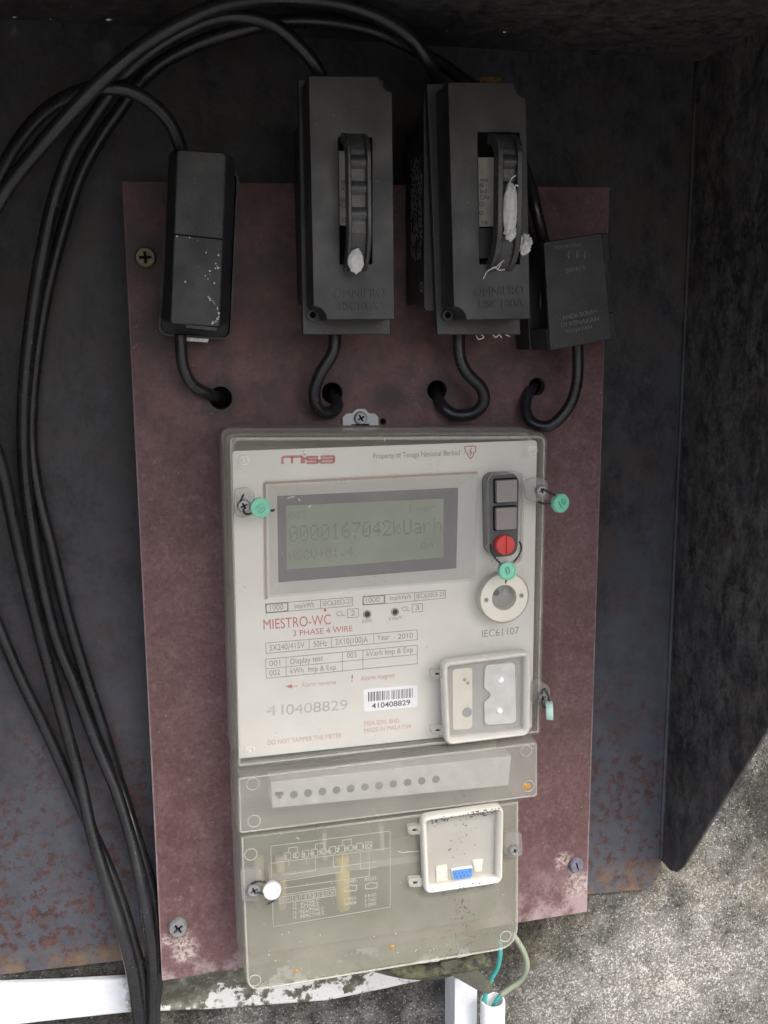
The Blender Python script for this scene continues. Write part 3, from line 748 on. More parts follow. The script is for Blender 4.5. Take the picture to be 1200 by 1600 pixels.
# shield with a bolt
bm = bmesh.new(); lines(bm, [(726.5,697.5),(743.5,697),(743,706),(739.5,708.5),(739.5,712),(735.5,717),(731,712.5),(731,709),(727,706.5)], .00055, DP, True)
lines(bm, [(736.5,700),(733.8,706.5),(737.2,706),(734.5,712)], .0005, DP)
mk('shield_emblem', bm, 'red', fpl)
g = bmesh.new()
LW = .00032
for q in [[(415,944),(450,941),(450,955),(416,958)], [(450,941),(501,937),(501,951),(450,955)], [(501,937),(551,933),(551,946.5),(501,951)],
          [(567,932),(601,929.5),(601,943),(567,945.5)], [(601,929.5),(648,926),(648,939),(601,943)], [(648,926),(696,922),(696,934.5),(648,939)],
          [(543,952),(560,951),(560,964),(543,965)], [(644,944),(660,943),(660,955.5),(644,956.5)],
          [(415,1005),(652,984),(652,999.5),(416,1021)], [(415,1030),(652,1008),(652,1037),(416,1060)]]: lines(g, q, LW, DP, True)
for q in [[(415.5,944.5),(449.5,941.5),(449.5,954.5),(416.5,957.5)], [(567.5,932.5),(600.5,930),(600.5,942.5),(567.5,945)]]: lines(g, q, .0006, DP, True)
for q in [[(483,999),(483,1015)], [(518,996),(518,1012)], [(584,990),(584,1006)], [(447,1027),(447,1057)], [(535,1019),(535,1049)], [(567,1016),(567,1046)], [(416,1045),(652,1022.5)]]: lines(g, q, LW*.9, DP)
mk('ruled_box', g, 'ink', fpl)
for s, L, R_, h in [('1000',(422,954),(443,952),.0030), ('imp/kWh',(460,951),(491,948),.0027), ('IEC62053-21',(505,947),(549,943),.0027), ('1000',(572,942),(593,940),.0028), ('imp/kVarh',(609,938),(642,935),.0026), ('IEC62053-23',(651,935),(694,931),.0026),
        ('CL.',(526,963),(540,962),.0028), ('2',(548,962),(555,961.5),.0030), ('CL.',(628,955),(641,954),.0026), ('3',(649,953.5),(655,953),.0028), ('kWh',(566,974),(581,972),.0023), ('kVarh',(608,970),(628,967),.0023),
        ('3X240/415V',(421,1017),(476,1012),.0034), ('50Hz',(490,1011),(511,1009),.0033), ('3X10(100)A',(524,1008),(575,1003),.0034), ('Year',(589,1001),(609,999),.0032), ('2010',(622,998.5),(645,996.5),.0030),
        ('001',(421,1041),(438,1039.5),.0031), ('Display test',(454,1038),(505,1032),.0032), ('003',(542,1028),(557,1027),.0031), ('kVarh Imp & Exp',(573,1025.5),(645,1018.5),.0031), ('002',(421,1056),(438,1054),.0031), ('kWh  Imp & Exp',(454,1052.5),(525,1046),.0031), ('IEC61107',(753,996),(811,990),.0042)]:
    pr(s, L, R_, 'ink', h)
pr('41',(416,1118.5),(443,1116.5),'inkfaint',.0058); pr('0408829',(447,1116.5),(543,1108.5),'inkfaint',.0058)
pr('MIESTRO-WC',(412,984),(517,975),'red',.0056); pr('3 PHASE 4 WIRE',(458,994),(551,986),'red',.0032)
pr('Alarm reverse',(471,1074),(525,1069),'redpale',.0028); pr('Alarm magnet',(564,1064),(617,1058),'redpale',.0028); pr('!',(548.5,1065),(551,1065),'red',.0040)
pr('DO NOT TAMPER THE METER',(418,1164),(534,1152),'redpale',.0026); pr('MISA SDN. BHD.',(569,1134),(625,1129),'redpale',.0026); pr('MADE IN MALAYSIA',(569,1145),(643,1137.5),'redpale',.0026)
bm = bmesh.new(); q = P([(446,1073),(456,1069),(456.5,1075.5)], DP); loft(bm, [(q, DP), (q, DP+.0001)], cap0=False); lines(bm, [(456,1072.3),(465,1071.6)], .0004, DP); mk('arrow', bm, 'red', fpl)
# barcode sticker
st = mk('barcode_sticker', pl(rounded(P([(568,1077),(652,1070),(652.5,1104),(569,1112)], DP), .0012), DP, DP+.00012), 'sticker', fpl)
bm = bmesh.new(); x = 0.; rb = random.Random(11)
while x < 70:
    w = rb.choice([.9,.9,1.3,2.0]); px = 575+x
    if not 33 < x < 36:
        q = P([(px, 1081.5-x*.09), (px+w, 1081.5-x*.09), (px+w+.2, 1096-x*.09), (px+.2, 1096-x*.09)], DP+.00015); loft(bm, [(q, DP+.00015), (q, DP+.0002)], cap0=False)
    x += w+rb.choice([.9,1.1,1.8])
mk('bars', bm, 'barink', st)
text('410408829', (581,1107), (641,1101), DP+.00015, 'barink', st, h=.0030, bold=.012, emboss=.00005)
# indicator lamps
for px, py in [(573.5,959.5),(617,956)]:
    c = ctr(px, py, D_FACE); bm = bmesh.new(); plate(bm, circle(c, 7*PX*.92, 18), D_FACE, D_FACE+.0006, [circle(c, 4.3*PX, 14)])
    lo = mk('pulse_lamp', bm, 'greyglass', mt); b2 = bmesh.new(); loft(b2, [(circle(c, 4.3*PX, 12), D_FACE), (circle(c, 2*PX, 12), D_FACE+.0008)]); mk('lens', b2, 'hole', lo)
c = ctr(508,953.5,DP); mk('ink_dot', pl(circle(c, 2.2*PX, 10), DP, DP+.0001), 'redknob', fpl)
# push buttons and the sealed reset knob
pad = mk('button_pad', pl(rounded(P([(762,742),(812,739),(809,868),(765,872)], .0445), .0052), D_FACE, .0445), 'pad', mt, bevel=.0008)
guard = rounded(P([(755,738),(815,734),(811,872),(790,886),(770,884),(757,850)], D_CF), .005)
gi = inset(guard, .0011)
bm = bmesh.new(); loft(bm, [(guard, D_CF), (guard, .0470), (gi, .0470), (gi, D_CF)], False, False); mk('button_guard', bm, 'clear', mt)
for q in [[(775.5,751),(808.5,749),(808,784),(776,786)], [(775,794),(808,792),(807.5,827),(775.5,829)]]:
    o = P(q, .0475); ring = inset(o, -.0006)
    bm = pl(rounded(ring, .0008), .0445, .0448); w_ = mk('button_well', bm, 'hole', mt)
    mk('button', pl(rounded(o, .0009), .0446, .0478), 'button', mt, bevel=.0006)
c = ctr(790,852,.0490); R0 = 16.8*PX*.91
kn = mk('reset_knob', pl(circle(c, R0, 32), .0446, .0484), 'redknob', mt, bevel=.0002)
for sg in (-1, 1):                   # the two raised halves either side of the coin slot
    a0 = math.acos(.00055/R0); seg_ = [(c[0]+sg*R0*.97*math.cos(t), c[1]+R0*.97*math.sin(t)) for t in [-a0+2*a0*i/16 for i in range(17)]]
    mk('grip', pl(seg_, .0484, .0493), 'redknob', kn, bevel=.0002)
# optical port
c = ctr(788,934,.0440)
bm = bmesh.new(); loft(bm, [(circle(c, .0143, 40), D_CF-.001), (circle(c, .0143, 40), .0432), (circle(c, .0138, 40), .0436), (circle(c, .0133, 40), .0425)], False, False); mk('port_collar', bm, 'clear', mt)
sm = [circle((c[0]-.0100, c[1]-.0006), .0012, 12), circle((c[0]+.0096, c[1]+.0004), .0012, 12)]
ring = mk('port_ring', plate(bmesh.new(), circle(c, .0132, 40), .0380, .0440, [circle(c, .0068, 32)]+sm), 'cream', mt, bevel=.0003)
mk('port_window', pl(circle(c, .0069, 28), .0362, .0385), 'greyglass', mt)
for dx, col in ((-.0026,'hole'),(.0022,'zinc')):
    mk('photo_cell', pl(circle((c[0]+dx, c[1]+.0016), .0018, 16), .0386, .0390), col if col == 'zinc' else 'gasket', ring)
for cc in sm: mk('fixing_hole', pl(circle(cc[0] and ((sum(p[0] for p in cc)/12), (sum(p[1] for p in cc)/12)), .0013, 12), .0380, .0425), 'greyglass', ring)
# the four clear corner posts behind the cover, bottom ribs of the case
for px, py in [(381,720),(832,704),(391,1172)]:
    c = ctr(px, py, D_CF); bm = bmesh.new(); loft(bm, [(circle(c, .0028, 20), D_CF), (circle(c, .0027, 20), D_CF+.0005), (circle(c, .0015, 16 if 0 else 20), D_CF+.0006), (circle(c, .0011, 20), D_CF+.0001)], False, True)
    mk('corner_boss', bm, 'boss', mt)
for (a_, b_), w, d, mat, nm in [(((374,1189),(694,1155)), 7, .0345, 'gasket', 'gasket_strip'), (((374,1201),(700,1166)), 7, .0345, 'gasket', 'gasket_strip'), (((374,1195),(697,1160.5)), 4, .0352, 'face', 'light_rib')]:
    bm = bmesh.new(); pa, pb = P([a_, b_], d); strip_line(bm, pa, pb, w*PX*.92, d-.004, .004); mk(nm, bm, mat, mt)

# ------------------------------------------------------------------ terminal covers
so = rounded(P([(370,1214),(841,1158),(841,1246),(372,1305)], D_STRIP), .0022)
inside = mk('terminal_strip', pl(P([(422,1222),(800,1181),(795,1228),(425,1264)], .043), .030, .043), 'terminal', mt, bevel=.001)
for i in range(12):
    px, py = 437+22.2*i, 1244-2.4*i
    c = ctr(px, py, .0432); mk('terminal_hole', pl(circle(c, (6.2 if i else 4)*PX, 14), .0431, .0434), 'gasket', inside)
mk('dark_slot', pl(P([(430,1238),(443,1237),(443,1242),(430,1243)], .0434), .0432, .0436), 'hole', inside)
sc_ = shell('strip_cover', so, .012, D_STRIP, 'strip', mt, r=.0016)
for px, py in [(395,1225),(397,1283),(822,1173),(826,1228)]:
    c = ctr(px, py, D_STRIP); C0 = circle(c, 11.5*PX*.88, 24); bm = bmesh.new()
    loft(bm, [(C0, D_STRIP), (inset(C0, .0001), D_STRIP+.00025), (inset(C0, .0004), D_STRIP+.00025), (inset(C0, .0005), D_STRIP)], False, False); mk('ejector_ring', bm, 'boss', sc_)
lo = rounded(P([(374,1307),(812,1251),(811,1482),(384,1553)], D_LOW), [.001,.001,.0125,.0085])
# what shows through: dark cable cavity, brass-coloured cores, wiring label
cav = mk('cable_chamber', pl(inset(lo, .004), .0102, .020), simple('dim_chamber_floor', (.17,.165,.135), .7, .2, var=.3, scale=60), mt)
for x0, x1, cm in ((520,548,'olive'),(430,446,'dullcore'),(395,412,'dullcore')):
    bm = tube(bmesh.new(), [U((x0+x1)/2, 1338, .0375), U((x0+x1)/2+3, 1418, .0385)], .0040 if cm == 'olive' else .0028, 10, smoothed=False); mk('core', bm, cm, cav, smooth=True)
for (a_, b_), w in [(((420,1372),(655,1341)), 13), (((507,1302),(508,1345)), 7), (((596,1290),(598,1330)), 7)]:
    bm = bmesh.new(); pa, pb = P([a_, b_], .041); strip_line(bm, pa, pb, w*PX*.92, .0202, .0208); mk('inner_rib', bm, 'dullrib', cav)
lab = mk('wiring_label', pl(P([(421,1320),(611,1296),(612,1419),(425,1451)], .0285), .0280, .0285), 'label', mt)
DLb = D_LOW-.00155
lowc = shell('terminal_cover', lo, .0102, D_LOW, 'tcover', mt, r=.0020, draft=.0014)
g = bmesh.new()
lines(g, [(423,1322),(609.5,1298.5),(610,1417),(427,1448)], .0003, DLb, True)
lines(g, [(422,1349),(610,1325)], .0003, DLb)
for i in range(10):
    px, py = 449+14.1*i, 1338-1.9*i
    if i in (1, 4, 7): 
        c = ctr(px, py, DLb); C0 = circle(c, 5.2*PX*.9, 14)
        for k in range(14): strip_line(g, C0[k-1], C0[k], .0003, DLb)
    else: lines(g, [(px-5,py-5),(px+5,py-6),(px+5,py+4.5),(px-5,py+5.5)], .0003, DLb, True)
for seq in [[(451,1332),(451,1325),(465,1323),(465,1331)], [(493,1327),(493,1319),(507,1317),(507,1325)], [(535,1321),(535,1313),(549,1311),(549,1319)], [(451,1344),(451,1352)], [(479,1340),(479,1350)], [(493,1338),(493,1360),(441,1367)], [(521,1335),(521,1355),(588,1346)], [(535,1333),(535,1362),(441,1377)], [(563,1330),(563,1358),(588,1355)], [(577,1328),(577,1369),(441,1388)], [(441,1398),(524,1386)], [(437,1402),(524,1389),(524,1399),(437,1412)]]: lines(g, seq, .0003, DLb, len(seq) == 4 and seq[0][0] == 437)
for bx, by in [(548,1389),(580,1385)]: lines(g, [(bx-9,by+4),(bx-9,by-3),(bx-4,by-4),(bx,by-7),(bx+4,by-5),(bx+9,by-6),(bx+9,by+2)], .0004, DLb, True)
mk('diagram', g, 'whiteink', lab)
for s, L, R_, h in [('1 2 3 4 5 6 7 8 9 10', (446,1342), (580,1324), .0024), ('13 14 15 16 17 18 19 20 21 22 23 24', (440,1410), (521,1398), .0025), ('13 : ACTIVE C', (458,1416), (498,1410), .0021), ('14 : ACTIVE E', (458,1422), (498,1416), .0021), ('15 : REACTIVE C', (458,1429), (506,1422), .0021), ('16 : REACTIVE E', (458,1436), (506,1429), .0021),
                    ('RS485', (538,1381), (557,1378), .0020), ('RS232', (570,1377), (588,1374), .0020), ('1 485A', (538,1408), (557,1405), .0019), ('2 485B', (538,1415), (557,1412), .0019), ('2 RXD', (570,1403), (588,1400), .0019), ('3 TXD', (570,1410), (588,1407), .0019), ('5 GND', (570,1417), (588,1414), .0019)]:
    text(s, L, R_, DLb, 'whiteink', lab, h=h, emboss=.00005)
for px, py in [(392,1335),(398,1532),(790,1463)]:
    c = ctr(px, py, D_LOW); C0 = circle(c, 11.5*PX*.88, 24); bm = bmesh.new()
    loft(bm, [(C0, D_LOW), (inset(C0, .0001), D_LOW+.0003), (inset(C0, .0004), D_LOW+.0003), (inset(C0, .0005), D_LOW)], False, False); mk('ejector_ring', bm, 'boss', lowc)

def bead(outline, d, r, parent, sink=.3):  # pale tube for light caught along cover shoulders; lower-left ridge is moulded
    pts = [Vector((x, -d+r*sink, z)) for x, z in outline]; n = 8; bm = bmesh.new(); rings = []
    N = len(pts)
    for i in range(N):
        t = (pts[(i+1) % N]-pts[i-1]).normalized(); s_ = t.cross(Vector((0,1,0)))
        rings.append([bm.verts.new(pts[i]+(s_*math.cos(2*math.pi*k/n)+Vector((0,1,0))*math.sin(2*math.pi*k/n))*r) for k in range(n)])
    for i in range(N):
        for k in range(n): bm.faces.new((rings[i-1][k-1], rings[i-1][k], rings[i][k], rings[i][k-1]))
    return mk('edge_light_bead', bm, 'bead_hinge', parent, smooth=True)
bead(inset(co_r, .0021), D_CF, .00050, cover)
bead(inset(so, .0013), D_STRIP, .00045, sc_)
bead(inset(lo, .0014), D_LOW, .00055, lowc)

# ------------------------------------------------------------------ two hinged port doors
def door(qo, d0, hinges, name, flip=0):
    dz = .0062
    o = rounded(P(qo, d0+dz), .0042, 6)
    hd = empty('port_door', U(sum(p[0] for p in qo)/4, sum(p[1] for p in qo)/4, d0)); hd.parent = mt; hd.location = WL[hd.name]-WL[mt.name]
    i1, i2 = inset(o, .0025), inset(o, .0030)
    bm = bmesh.new(); loft(bm, [(o, d0+.0001), (o, d0+dz-.0014), (inset(o, .0006), d0+dz-.0004), (inset(o, .0012), d0+dz), (inset(o, .0019), d0+dz-.0004), (i1, d0+dz-.0016), (i2, d0+dz-.0022), (i2, d0+.0001)], False, False)
    r = mk('rim', bm, 'rim', hd, smooth=True); r.data.set_sharp_from_angle(angle=math.radians(55))
    mk('window', pl(inset(i2, -.0003), d0+dz-.0042, d0+dz-.0030), 'door', hd)
    for (hx, hy) in hinges:
        q = P([(hx-10,hy-6),(hx+12,hy-8),(hx+12,hy+6),(hx-8,hy+7)], d0+.004)
        bm = plate(bmesh.new(), rounded(q, .0012), d0+.0001, d0+.004)
        hg = mk('hinge', bm, 'clear' if name == 'upper' else 'bead_hinge', hd, bevel=.0005)
        mk('pin_hole', pl(P([(hx-2,hy-2),(hx+4,hy-2.5),(hx+4,hy),(hx-2,hy+.5)], d0+.0042), d0+.0040, d0+.0042), 'hole', hg)
    (ax, ay), (bx, by) = hinges
    mk('hinge_bar', tube(bmesh.new(), [U(ax+14, ay+6, d0+.002), U(bx+15, by-6, d0+.002)], .0009, 8, smoothed=False), 'door', hd, smooth=True)
    return i2
w1 = door([(692,1036),(831,1018),(829,1150),(697,1166)], D_CF, [(682,1054),(683,1142)], 'upper')
mk('port_panel', pl(w1, D_CF+.0001, D_CF+.0004), simple('grey_port_floor', (.36,.36,.34), .6, .2, var=.06, scale=30), mt)
d = D_CF+.0008
mk('port_tab', pl(rounded(P([(707,1046),(738,1043),(738,1138),(708,1141)], d), .002), D_CF+.0005, d), 'cream', mt)
o8 = rounded(P([(758,1040),(806,1036),(808,1131),(758,1135),(757,1098),(766,1090),(766,1084),(757,1076)], d+.002), [.0028,.0028,.0028,.0028,.0016,.001,.001,.0016])
sk = mk('port_socket', pl(o8, D_CF+.0005, d+.0014), 'terminal', mt, bevel=.0006)
for px, py in [(783,1063),(781,1111)]:
    c = ctr(px, py, d+.002); bm = bmesh.new(); loft(bm, [(circle(c, .0019, 16), d+.0014), (circle(c, .0017, 16), d+.0022), (circle(c, .0009, 16), d+.0027)], False); mk('socket_pin', bm, 'sticker', sk, smooth=True)
for px, py, r in [(726,1062,3),(731,1067,3),(730,1113,9)]:
    c = ctr(px, py, d+.0001); mk('port_mark', pl(circle(c, r*PX*.9, 14), d+.0001, d+.0003), 'greyglass', mt)
w2 = door([(659,1279),(788,1260),(786,1381),(664,1399)], D_LOW, [(647,1298),(648,1380)], 'lower')
mk('port_panel', pl(w2, D_LOW+.0001, D_LOW+.0004), simple('pale_port_floor', (.40,.39,.35), .6, .2, var=.10, scale=40), mt)
d = D_LOW+.0004
sk = mk('serial_socket', pl(P([(705,1359),(739,1354),(738,1373),(709,1377)], d+.0020), d, d+.0016), 'sticker', mt, bevel=.0005)
bm = bmesh.new(); plate(bm, rounded(P([(707,1361),(738,1357),(737,1371),(710,1375)], d+.0022), .0006), d+.0017, d+.0023); bl_ = mk('socket_insert', bm, 'blue', sk)
for i in range(5):
    for j in range(2 - (0)):
        if j == 1 and i == 4: continue
        c = ctr(711.5+5.6*i+2.6*j, 1365-.8*i+5*j, d+.0023); bm = pl(circle(c, .00035, 8), d+.00231, d+.00238); mk('pin', bm, 'hole', bl_)
for q in [[(681,1354),(699,1351),(700,1376),(682,1379)], [(738,1344),(755,1342),(753,1362),(742,1363)]]:
    o = mk('socket_flange', pl(P(q, d+.001), d, d+.001), 'cream', mt, bevel=.0003)
    cx_, cy_ = sum(p[0] for p in q)/4, sum(p[1] for p in q)/4; c = ctr(cx_, cy_-3, d+.001)
    bm = bmesh.new(); loft(bm, [(circle(c, .0016, 14), d+.001), (circle(c, .0008, 14), d+.0018)], False); mk('boss', bm, 'sticker', o, smooth=True)

bm = bmesh.new(); rd = random.Random(21)
def fleck(px, py, d, r):
    c = ctr(px, py, d); n = 5; q = [(c[0]+r*PX*rd.uniform(.4,1.5)*math.cos(6.283*i/n), c[1]+r*PX*rd.uniform(.3,1.)*math.sin(6.283*i/n)) for i in range(n)]
    loft(bm, [(q, d), (inset(q, r*PX*.2), d+.00035)], cap0=False)
for i in range(150):
    t = rd.random(); fleck(672+108*t, 1279-17*t+abs(rd.gauss(0, 4)), D_LOW+.0058, rd.uniform(.5, 1.7))
for i in range(22):
    t = rd.random(); fleck(674+100*t, 1396-17*t+rd.gauss(0, 3), D_LOW+.0060, rd.uniform(.5, 1.8))
for i in range(26): fleck(718+rd.gauss(0, 14), 1315+rd.gauss(0, 26), D_LOW+.0034, rd.uniform(.5, 1.6))
sp = mk('dirt_speck', bm, simple('dark_moss_dirt', (.045,.038,.025), .9, .1, var=.4, scale=900), mt); sp['kind'] = 'stuff'
bm = bmesh.new()
for i in range(120):
    py = 1405+115*rd.random()**1.3; fleck(722+rd.gauss(0, 10+(py-1400)*.06), py, D_LOW+.0001, rd.uniform(.4, 1.4))
sp = mk('dirt_speck', bm, simple('brown_wash_dirt', (.12,.085,.065), .9, .1, var=.4, scale=900), mt); sp['kind'] = 'stuff'
for px, py, r, d in [(613,1479,4.5,D_LOW),(464,1517,4,D_LOW),(823,1229,7,D_STRIP)]:
    c = ctr(px, py, d); q = [(c[0]+r*PX*rd.uniform(.7,1.1)*math.cos(.524*i), c[1]+r*PX*rd.uniform(.6,1.2)*math.sin(.524*i)) for i in range(12)]
    bm = bmesh.new(); loft(bm, [(q, d), (inset(q, r*PX*.3), d+.0004)], cap0=False); mk('rust_spot', bm, simple('orange_rust_spot', (.42,.22,.06), .8, .1, var=.3, scale=500), mt)

bm = bmesh.new()
for i in range(46): fleck(rd.uniform(372, 840), rd.uniform(700, 1170), D_CF+.00003, rd.uniform(.3, .9))
for x0, y0, x1, y1 in [(449,779,455,776.5),(455,776.5,460,776),(466,779,469,783),(601,685,601,690),(482,793,486,789.5)]:
    a_, b_ = P([(x0,y0),(x1,y1)], D_CF); strip_line(bm, a_, b_, rd.uniform(.0002,.00045), D_CF+.00003, .0001)
fk = mk('pale_fleck', bm, 'dustink', mt); fk['kind'] = 'stuff'
bm = bmesh.new()
for i in range(40): fleck(rd.uniform(385, 800), rd.uniform(1320, 1530), D_LOW+.00003, rd.uniform(.3, 1.))
for x0, y0, x1, y1 in [(463,1308,468,1311),(622,1330,630,1332.5),(630,1332.5,636,1331),(636,1331,655,1330)]:
    a_, b_ = P([(x0,y0),(x1,y1)], D_LOW); strip_line(bm, a_, b_, rd.uniform(.0002,.0004), D_LOW+.00003, .0001)
fk = mk('pale_fleck', bm, 'dustink', mt); fk['kind'] = 'stuff'

# ------------------------------------------------------------------ screw lugs and the seals that hang on them
for q, d0, sx, sy, r in [([(367,765),(388,761),(398,772),(398,804),(380,809),(367,806)], D_CF, 380.5, 789.5, 10.5), ([(819,752),(838,746),(857,752),(858,780),(838,785),(824,780)], D_CF, 844, 766, 10),
                      ([(833,1066),(846,1063),(860,1076),(862,1098),(846,1106),(832,1098)], D_CF-.004, 846, 1088, 10), ([(789,1306),(800,1300),(816,1304),(817,1336),(800,1342),(788,1334)], D_LOW, 802, 1326, 9),
                      ([(375,1360),(404,1356),(410,1364),(410,1400),(404,1408),(378,1409)], D_LOW, 396, 1388, 12)]:
    o = mk('screw_lug', pl(rounded(P(q, d0+.004), .0018), d0+.0001, d0+.004), 'clear', mt, bevel=.0007)
    screw(o, sx, sy, d0+.004, r*PX*.88, 'zinc', .0026, .4)
lugp = rounded(P([(535,671),(535,652),(541,646),(551,645),(556,639),(571,638),(576,645),(587,646),(592,652),(592,671)], .002), .0012, 3)
lug = mk('mounting_lug', pl(lugp, .0002, .002), 'lug', mt, bevel=.0004)
mk('lug_slot', pl(P([(549,663),(577,662),(577,667),(549,668)], .0021), .0020, .0022), 'hole', lug)
screw(lug, 563, 653, .002, 10.5*PX, 'zinc', .0022, .5)

def seal(px, py, d, r, mat, label, wires, face=(0,-1,0), mark=None, slit=False):
    t = tag(empty('seal_tag', U(px, py, d)), label, 'seal tag', 'tamper seals on the meter')
    n = Vector(face).normalized(); c = U(px, py, d)
    u_ = Vector((0,0,1)).cross(n).normalized(); w_ = n.cross(u_)
    bm = bmesh.new(); rings = []
    for rr, h in [(.92,-.0019),(1,-.0013),(1,.0011),(.94,.0017),(.80,.0018),(.76,.0014),(.0001,.0013)]:
        rings.append([bm.verts.new(c + n*h + (u_*math.cos(2*math.pi*k/24)+w_*math.sin(2*math.pi*k/24))*r*rr) for k in range(24)])
    for A, Bv in zip(rings, rings[1:]):
        for k in range(24): bm.faces.new((A[k-1], A[k], Bv[k], Bv[k-1]))
    bm.faces.new(rings[0])
    dk = mk('disc', bm, mat, t, smooth=True); dk.data.set_sharp_from_angle(angle=math.radians(40))
    if mark:
        s, ang = mark
        cu = bpy.data.curves.new('tmp', 'FONT'); cu.body = s; cu.align_x = 'CENTER'; cu.align_y = 'CENTER'
        to = bpy.data.objects.new('tmp', cu); COL.objects.link(to); dg = bpy.context.evaluated_depsgraph_get()
        me = bpy.data.meshes.new_from_object(to.evaluated_get(dg)); bpy.data.objects.remove(to)
        bm = bmesh.new(); bm.from_mesh(me); bpy.data.meshes.remove(me)
        rr = bmesh.ops.extrude_face_region(bm, geom=bm.faces[:]); top = {v for v in rr['geom'] if isinstance(v, bmesh.types.BMVert)}
        ca, sa = math.cos(ang), math.sin(ang)
        for v in bm.verts:
            x, y = v.co.x*.0052, v.co.y*.0056; x, y = x*ca-y*sa, x*sa+y*ca
            v.co = c + u_*x + w_*y + n*(.0020 if v in top else .0013)
        mk('number', bm, 'sealdark' if mat == 'seal' else mat, dk)
    if slit:
        q = [c+n*.0003+u_*r*1.001]; 
    for k, wr in enumerate(wires):
        pts = [U(*p) for p in wr]
        a_, b_ = smooth_path(pts, 6), []
        bm = bmesh.new()
        for ph in (0, math.pi):                       # two strands twisted together
            ps = []
            for i, p in enumerate(a_):
                th = i*1.35+ph; ps.append(p + Vector((math.cos(th)*.00034, math.sin(th)*.00034, math.sin(th+.8)*.00034)))
            tube(bm, ps, .00030, 6, smoothed=False)
        mk('wire', bm, 'wire', t, smooth=True)
    return t
e1 = D_CF+.0075
seal(407, 793, e1+.001, .0049, 'seal', 'mint green seal at the upper left of the display', [[(380,796,D_CF+.0072),(384,803,e1),(392,802,e1),(398,797,e1)], [(376,783,D_CF+.0070),(378,778,D_CF+.0076),(380,773,D_CF+.0076)], [(418,796,e1),(426,798,e1-.001),(428,797,e1-.001)]], (-.05,-1,.1), ('01', 2.2))
seal(875, 786, e1, .0050, 'seal', 'mint green seal hanging past the right edge, level with the push buttons', [[(848,764,D_CF+.0072),(858,769,e1),(867,774,e1)], [(841,784,D_CF+.006),(850,787,D_CF+.0065),(862,786,e1)]], (.28,-1,.06), ('10', .5))
seal(792, 892, .0560, .0048, 'seal', 'mint green seal wired below the red reset knob', [[(766,850,.0490),(768,861,.0525),(774,872,.054),(782,880,.055)], [(812,846,.049),(815,856,.053),(811,868,.0545),(803,878,.0555)], [(792,905,.056),(790,911,.0555)]], (0,-1,.18), ('0', .1))
seal(858.5, 1110, D_CF+.006, .0052, 'sealpale', 'pale green seal turned edge-on at the right, beside the upper port door', [[(846,1084,D_CF+.0035),(850,1076,D_CF+.005),(856,1086,D_CF+.006),(859,1098,D_CF+.006)], [(848,1092,D_CF+.0035),(847,1100,D_CF+.005),(852,1106,D_CF+.006)]], (1,-.36,.05))
seal(425, 1391, D_LOW+.0075, .0047, 'white_seal', 'white seal hanging at the left of the wiring diagram', [[(393,1380,D_LOW+.0070),(404,1377,D_LOW+.0085),(416,1379,D_LOW+.0085)], [(402,1394,D_LOW+.007),(410,1396,D_LOW+.008),(417,1397,D_LOW+.0075)], [(419,1412,D_LOW+.0088),(430,1405,D_LOW+.0092),(438,1396,D_LOW+.0090)]], (-.25,-1,.12))
bm = bmesh.new()
# ------------------------------------------------------------------ below the meter
gp = empty('trunking', U(735,1640,-.02))
tag(gp, 'square white plastic trunking rising under the meter beside the round pipe', 'trunking')
x0, x1 = U(712,1540,-.010).x, U(746,1540,-.010).x
zt = U(712,1526,-.010).z
bm = bmesh.new(); plate(bm, [(x0, .4), (x1, .4), (x1, zt+.004), (x0, zt)], D_WALL+.0002, -.010); mk('channel', bm, 'pvc', gp, bevel=.0006)
bm = bmesh.new(); plate(bm, [(x0-.0008, .4), (x0+.0012, .4), (x0+.0012, zt-.001), (x0-.0008, zt-.001)], -.022, -.0093); mk('lid_edge', bm, 'pvc', gp, bevel=.0003)

pp = empty('pipe', U(770,1640,.004)); tag(pp, 'round white conduit pipe open at the top with teal wires in it', 'pipe')
pc = U(770,1562,.004); Rp = .0076
bm = bmesh.new(); rings = []
for r, dz in [(Rp, -.75), (Rp, -.0005), (Rp-.0003, 0), (Rp-.0012, 0), (Rp-.0013, -.0005), (Rp-.0013, -.75)]:
    rings.append([bm.verts.new((pc.x+r*math.cos(2*math.pi*k/32), pc.y+r*math.sin(2*math.pi*k/32), pc.z+dz)) for k in range(32)])
for A, Bv in zip(rings, rings[1:]):
    for k in range(32): bm.faces.new((A[k-1], A[k], Bv[k], Bv[k-1]))
o = mk('tube', bm, 'pvc', pp, smooth=True); o.data.set_sharp_from_angle(angle=math.radians(45))
tag(mk('teal_wire', tube(bmesh.new(), pd([(781,1470,.018),(781,1492,.016),(777,1512,.012),(767,1530,.008),(759,1552,.0055),(757,1575,.003),(757,1640,.003)]), .0015, 10), 'teal', None, smooth=True), 'teal wire dropping straight from the meter into the pipe', 'wire')
tw = tag(empty('sleeved_wire', U(800,1510,.01)), 'wire in a cloudy clear sleeve looping out right of the meter, teal at its end', 'wire')
mk('sleeve', tube(bmesh.new(), pd([(800,1458,.018),(811,1474,.018),(821,1494,.017),(823,1512,.016),(815,1530,.012),(797,1544,.009),(783,1554,.007)]), .0017, 10), 'tube', tw, smooth=True)
mk('core', tube(bmesh.new(), pd([(800,1458,.018),(811,1474,.018),(821,1494,.017),(823,1512,.016),(815,1530,.012),(797,1544,.009),(783,1554,.007),(774,1566,.005),(769,1582,.003),(768,1640,.003)]), .0012, 10), 'teal', tw, smooth=True)
tag(mk('mossy_cable', tube(bmesh.new(), pd([(600,1505,.004),(640,1518,.008),(700,1512,.012),(735,1505,.014),(764,1499,.014)]), .0042, 12), 'mossy', None, smooth=True), 'moss-covered cable end sticking out under the meter', 'cable')
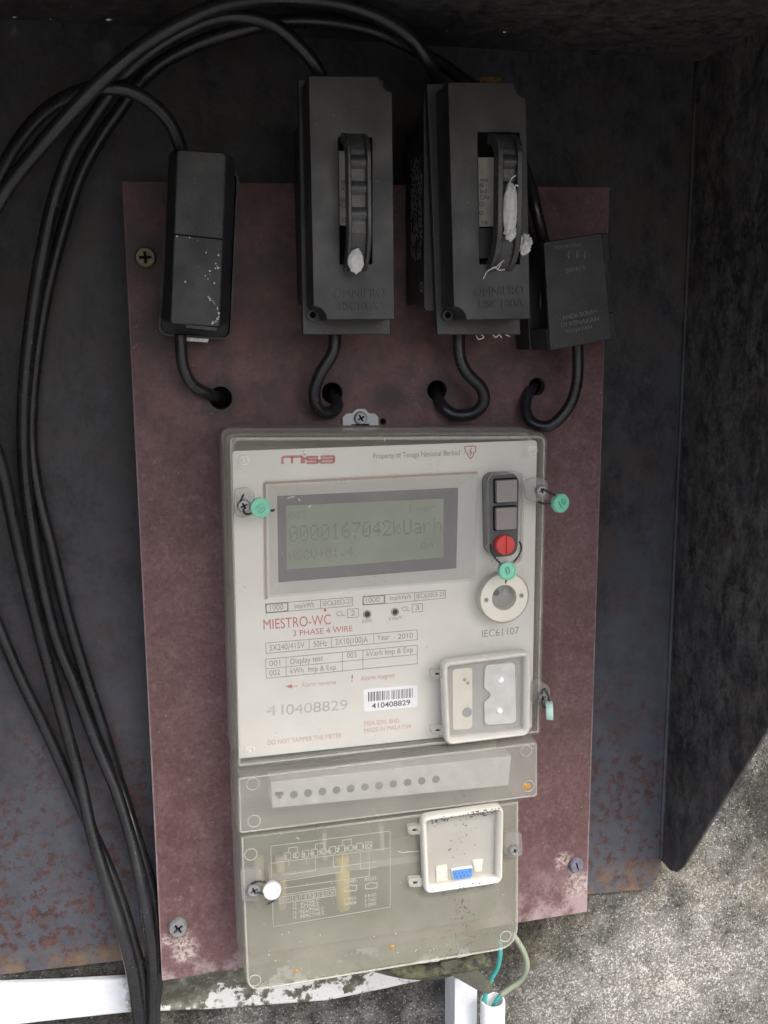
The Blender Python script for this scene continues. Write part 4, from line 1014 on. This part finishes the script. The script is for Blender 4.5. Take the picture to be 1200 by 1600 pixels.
tag(mk('dark_cable', tube(bmesh.new(), pd([(560,1500,-.002),(610,1515,.000),(650,1521,.002),(690,1519,.002),(725,1508,.002)]), .0036, 12), 'flap', None, smooth=True), 'dark cable lying along the top of the mossy ledge', 'cable')
fb = P([(686,1506),(712,1500),(740,1508),(768,1538),(771,1550),(763,1554),(745,1547),(705,1524)], .016)
tag(mk('plastic_flap', pl(rounded(fb, .0010, 3), .0125, .016), 'flap', None, bevel=.0010), 'grey tapered plastic flap pointing down to the pipe mouth', 'plastic flap')

# ------------------------------------------------------------------ insect silk on the fuse handles
def lump(name, c, r, seed, stretch=(1,1,1), amp=.35, parent=None, sub=4):
    bm = bmesh.new(); bmesh.ops.create_icosphere(bm, subdivisions=sub, radius=1)
    for v in bm.verts:
        n = noise.fractal(v.co*2.2+Vector((seed,seed*2,0)), .7, 2.2, 6)
        v.co = v.co*(1+amp*n); v.co = Vector((v.co.x*stretch[0], v.co.y*stretch[1], v.co.z*stretch[2]))*r + c
    return mk(name, bm, 'silk', parent, smooth=True)
cc = tag(empty('silk_cocoon', U(797,330,.074)), 'long white papery cocoon wedged in the handle of the right fuse holder', 'cocoon')
lump('casing', U(797,330,.0735), .0036, 3, (.95,.8,3.5), .12, cc)
lump('frayed_end', U(798,364,.0740), .0028, 7, (1,.8,1.1), .30, cc)
for sq in [[(792,300,.075),(796,290,.076),(799,279,.075),(806,274,.076)], [(803,296,.076),(806,289,.077),(810,291,.076)]]: mk('thread', tube(bmesh.new(), pd(sq), .0003, 6), 'silk', cc, smooth=True)
tf = tag(empty('silk_tuft', U(819,381,.064)), 'crumpled white tuft stuck at the lower right of the right fuse handle', 'silk tuft')
lump('tuft', U(819,381,.0645), .0036, 12, (.9,.85,1.25), .45, tf, 5)
for sq in [[(811,384,.065),(806,382,.066),(803,386,.066)], [(818,374,.066),(822,368,.067),(818,366,.067)]]: mk('thread', tube(bmesh.new(), pd(sq), .0004, 6), 'silk', tf, smooth=True)
cb = tag(empty('cobweb', U(776,415,.064)), 'wisp of white web at the foot of the right fuse handle', 'cobweb')
for sq in [[(755,436,.0605),(762,423,.062),(774,418,.066),(783,410,.069),(787,407,.071)], [(774,418,.066),(780,422,.067),(789,421,.067)], [(762,424,.062),(772,417,.066),(778,420,.067),(784,409,.070)]]: mk('thread', tube(bmesh.new(), pd(sq), .00028, 6), 'silk', cb, smooth=True)
for sq in [[(744,524,.042),(748,530,.043),(756,527,.043),(752,523,.042)], [(770,523,.041),(775,527,.042),(780,523,.042),(784,528,.042)], [(790,523,.041),(797,526,.042)]]: mk('thread', tube(bmesh.new(), pd(sq), .00025, 6), 'silk', cb, smooth=True)
md = lump('mud_dab', U(765,126,.050), .0030, 5, (2.0,.7,.5), .5)
md.data.materials[0] = simple('ochre_mud', (.16,.10,.045), .9, .1, var=.4, scale=500)
tag(md, 'crust of ochre mud on the top edge of the right fuse holder', 'mud')
pg = lump('silk_plug', U(556,408,.0690), .0036, 21, (1.0,.6,1.5), .16)
tag(pg, 'white papery plug at the foot of the left fuse handle', 'cocoon')
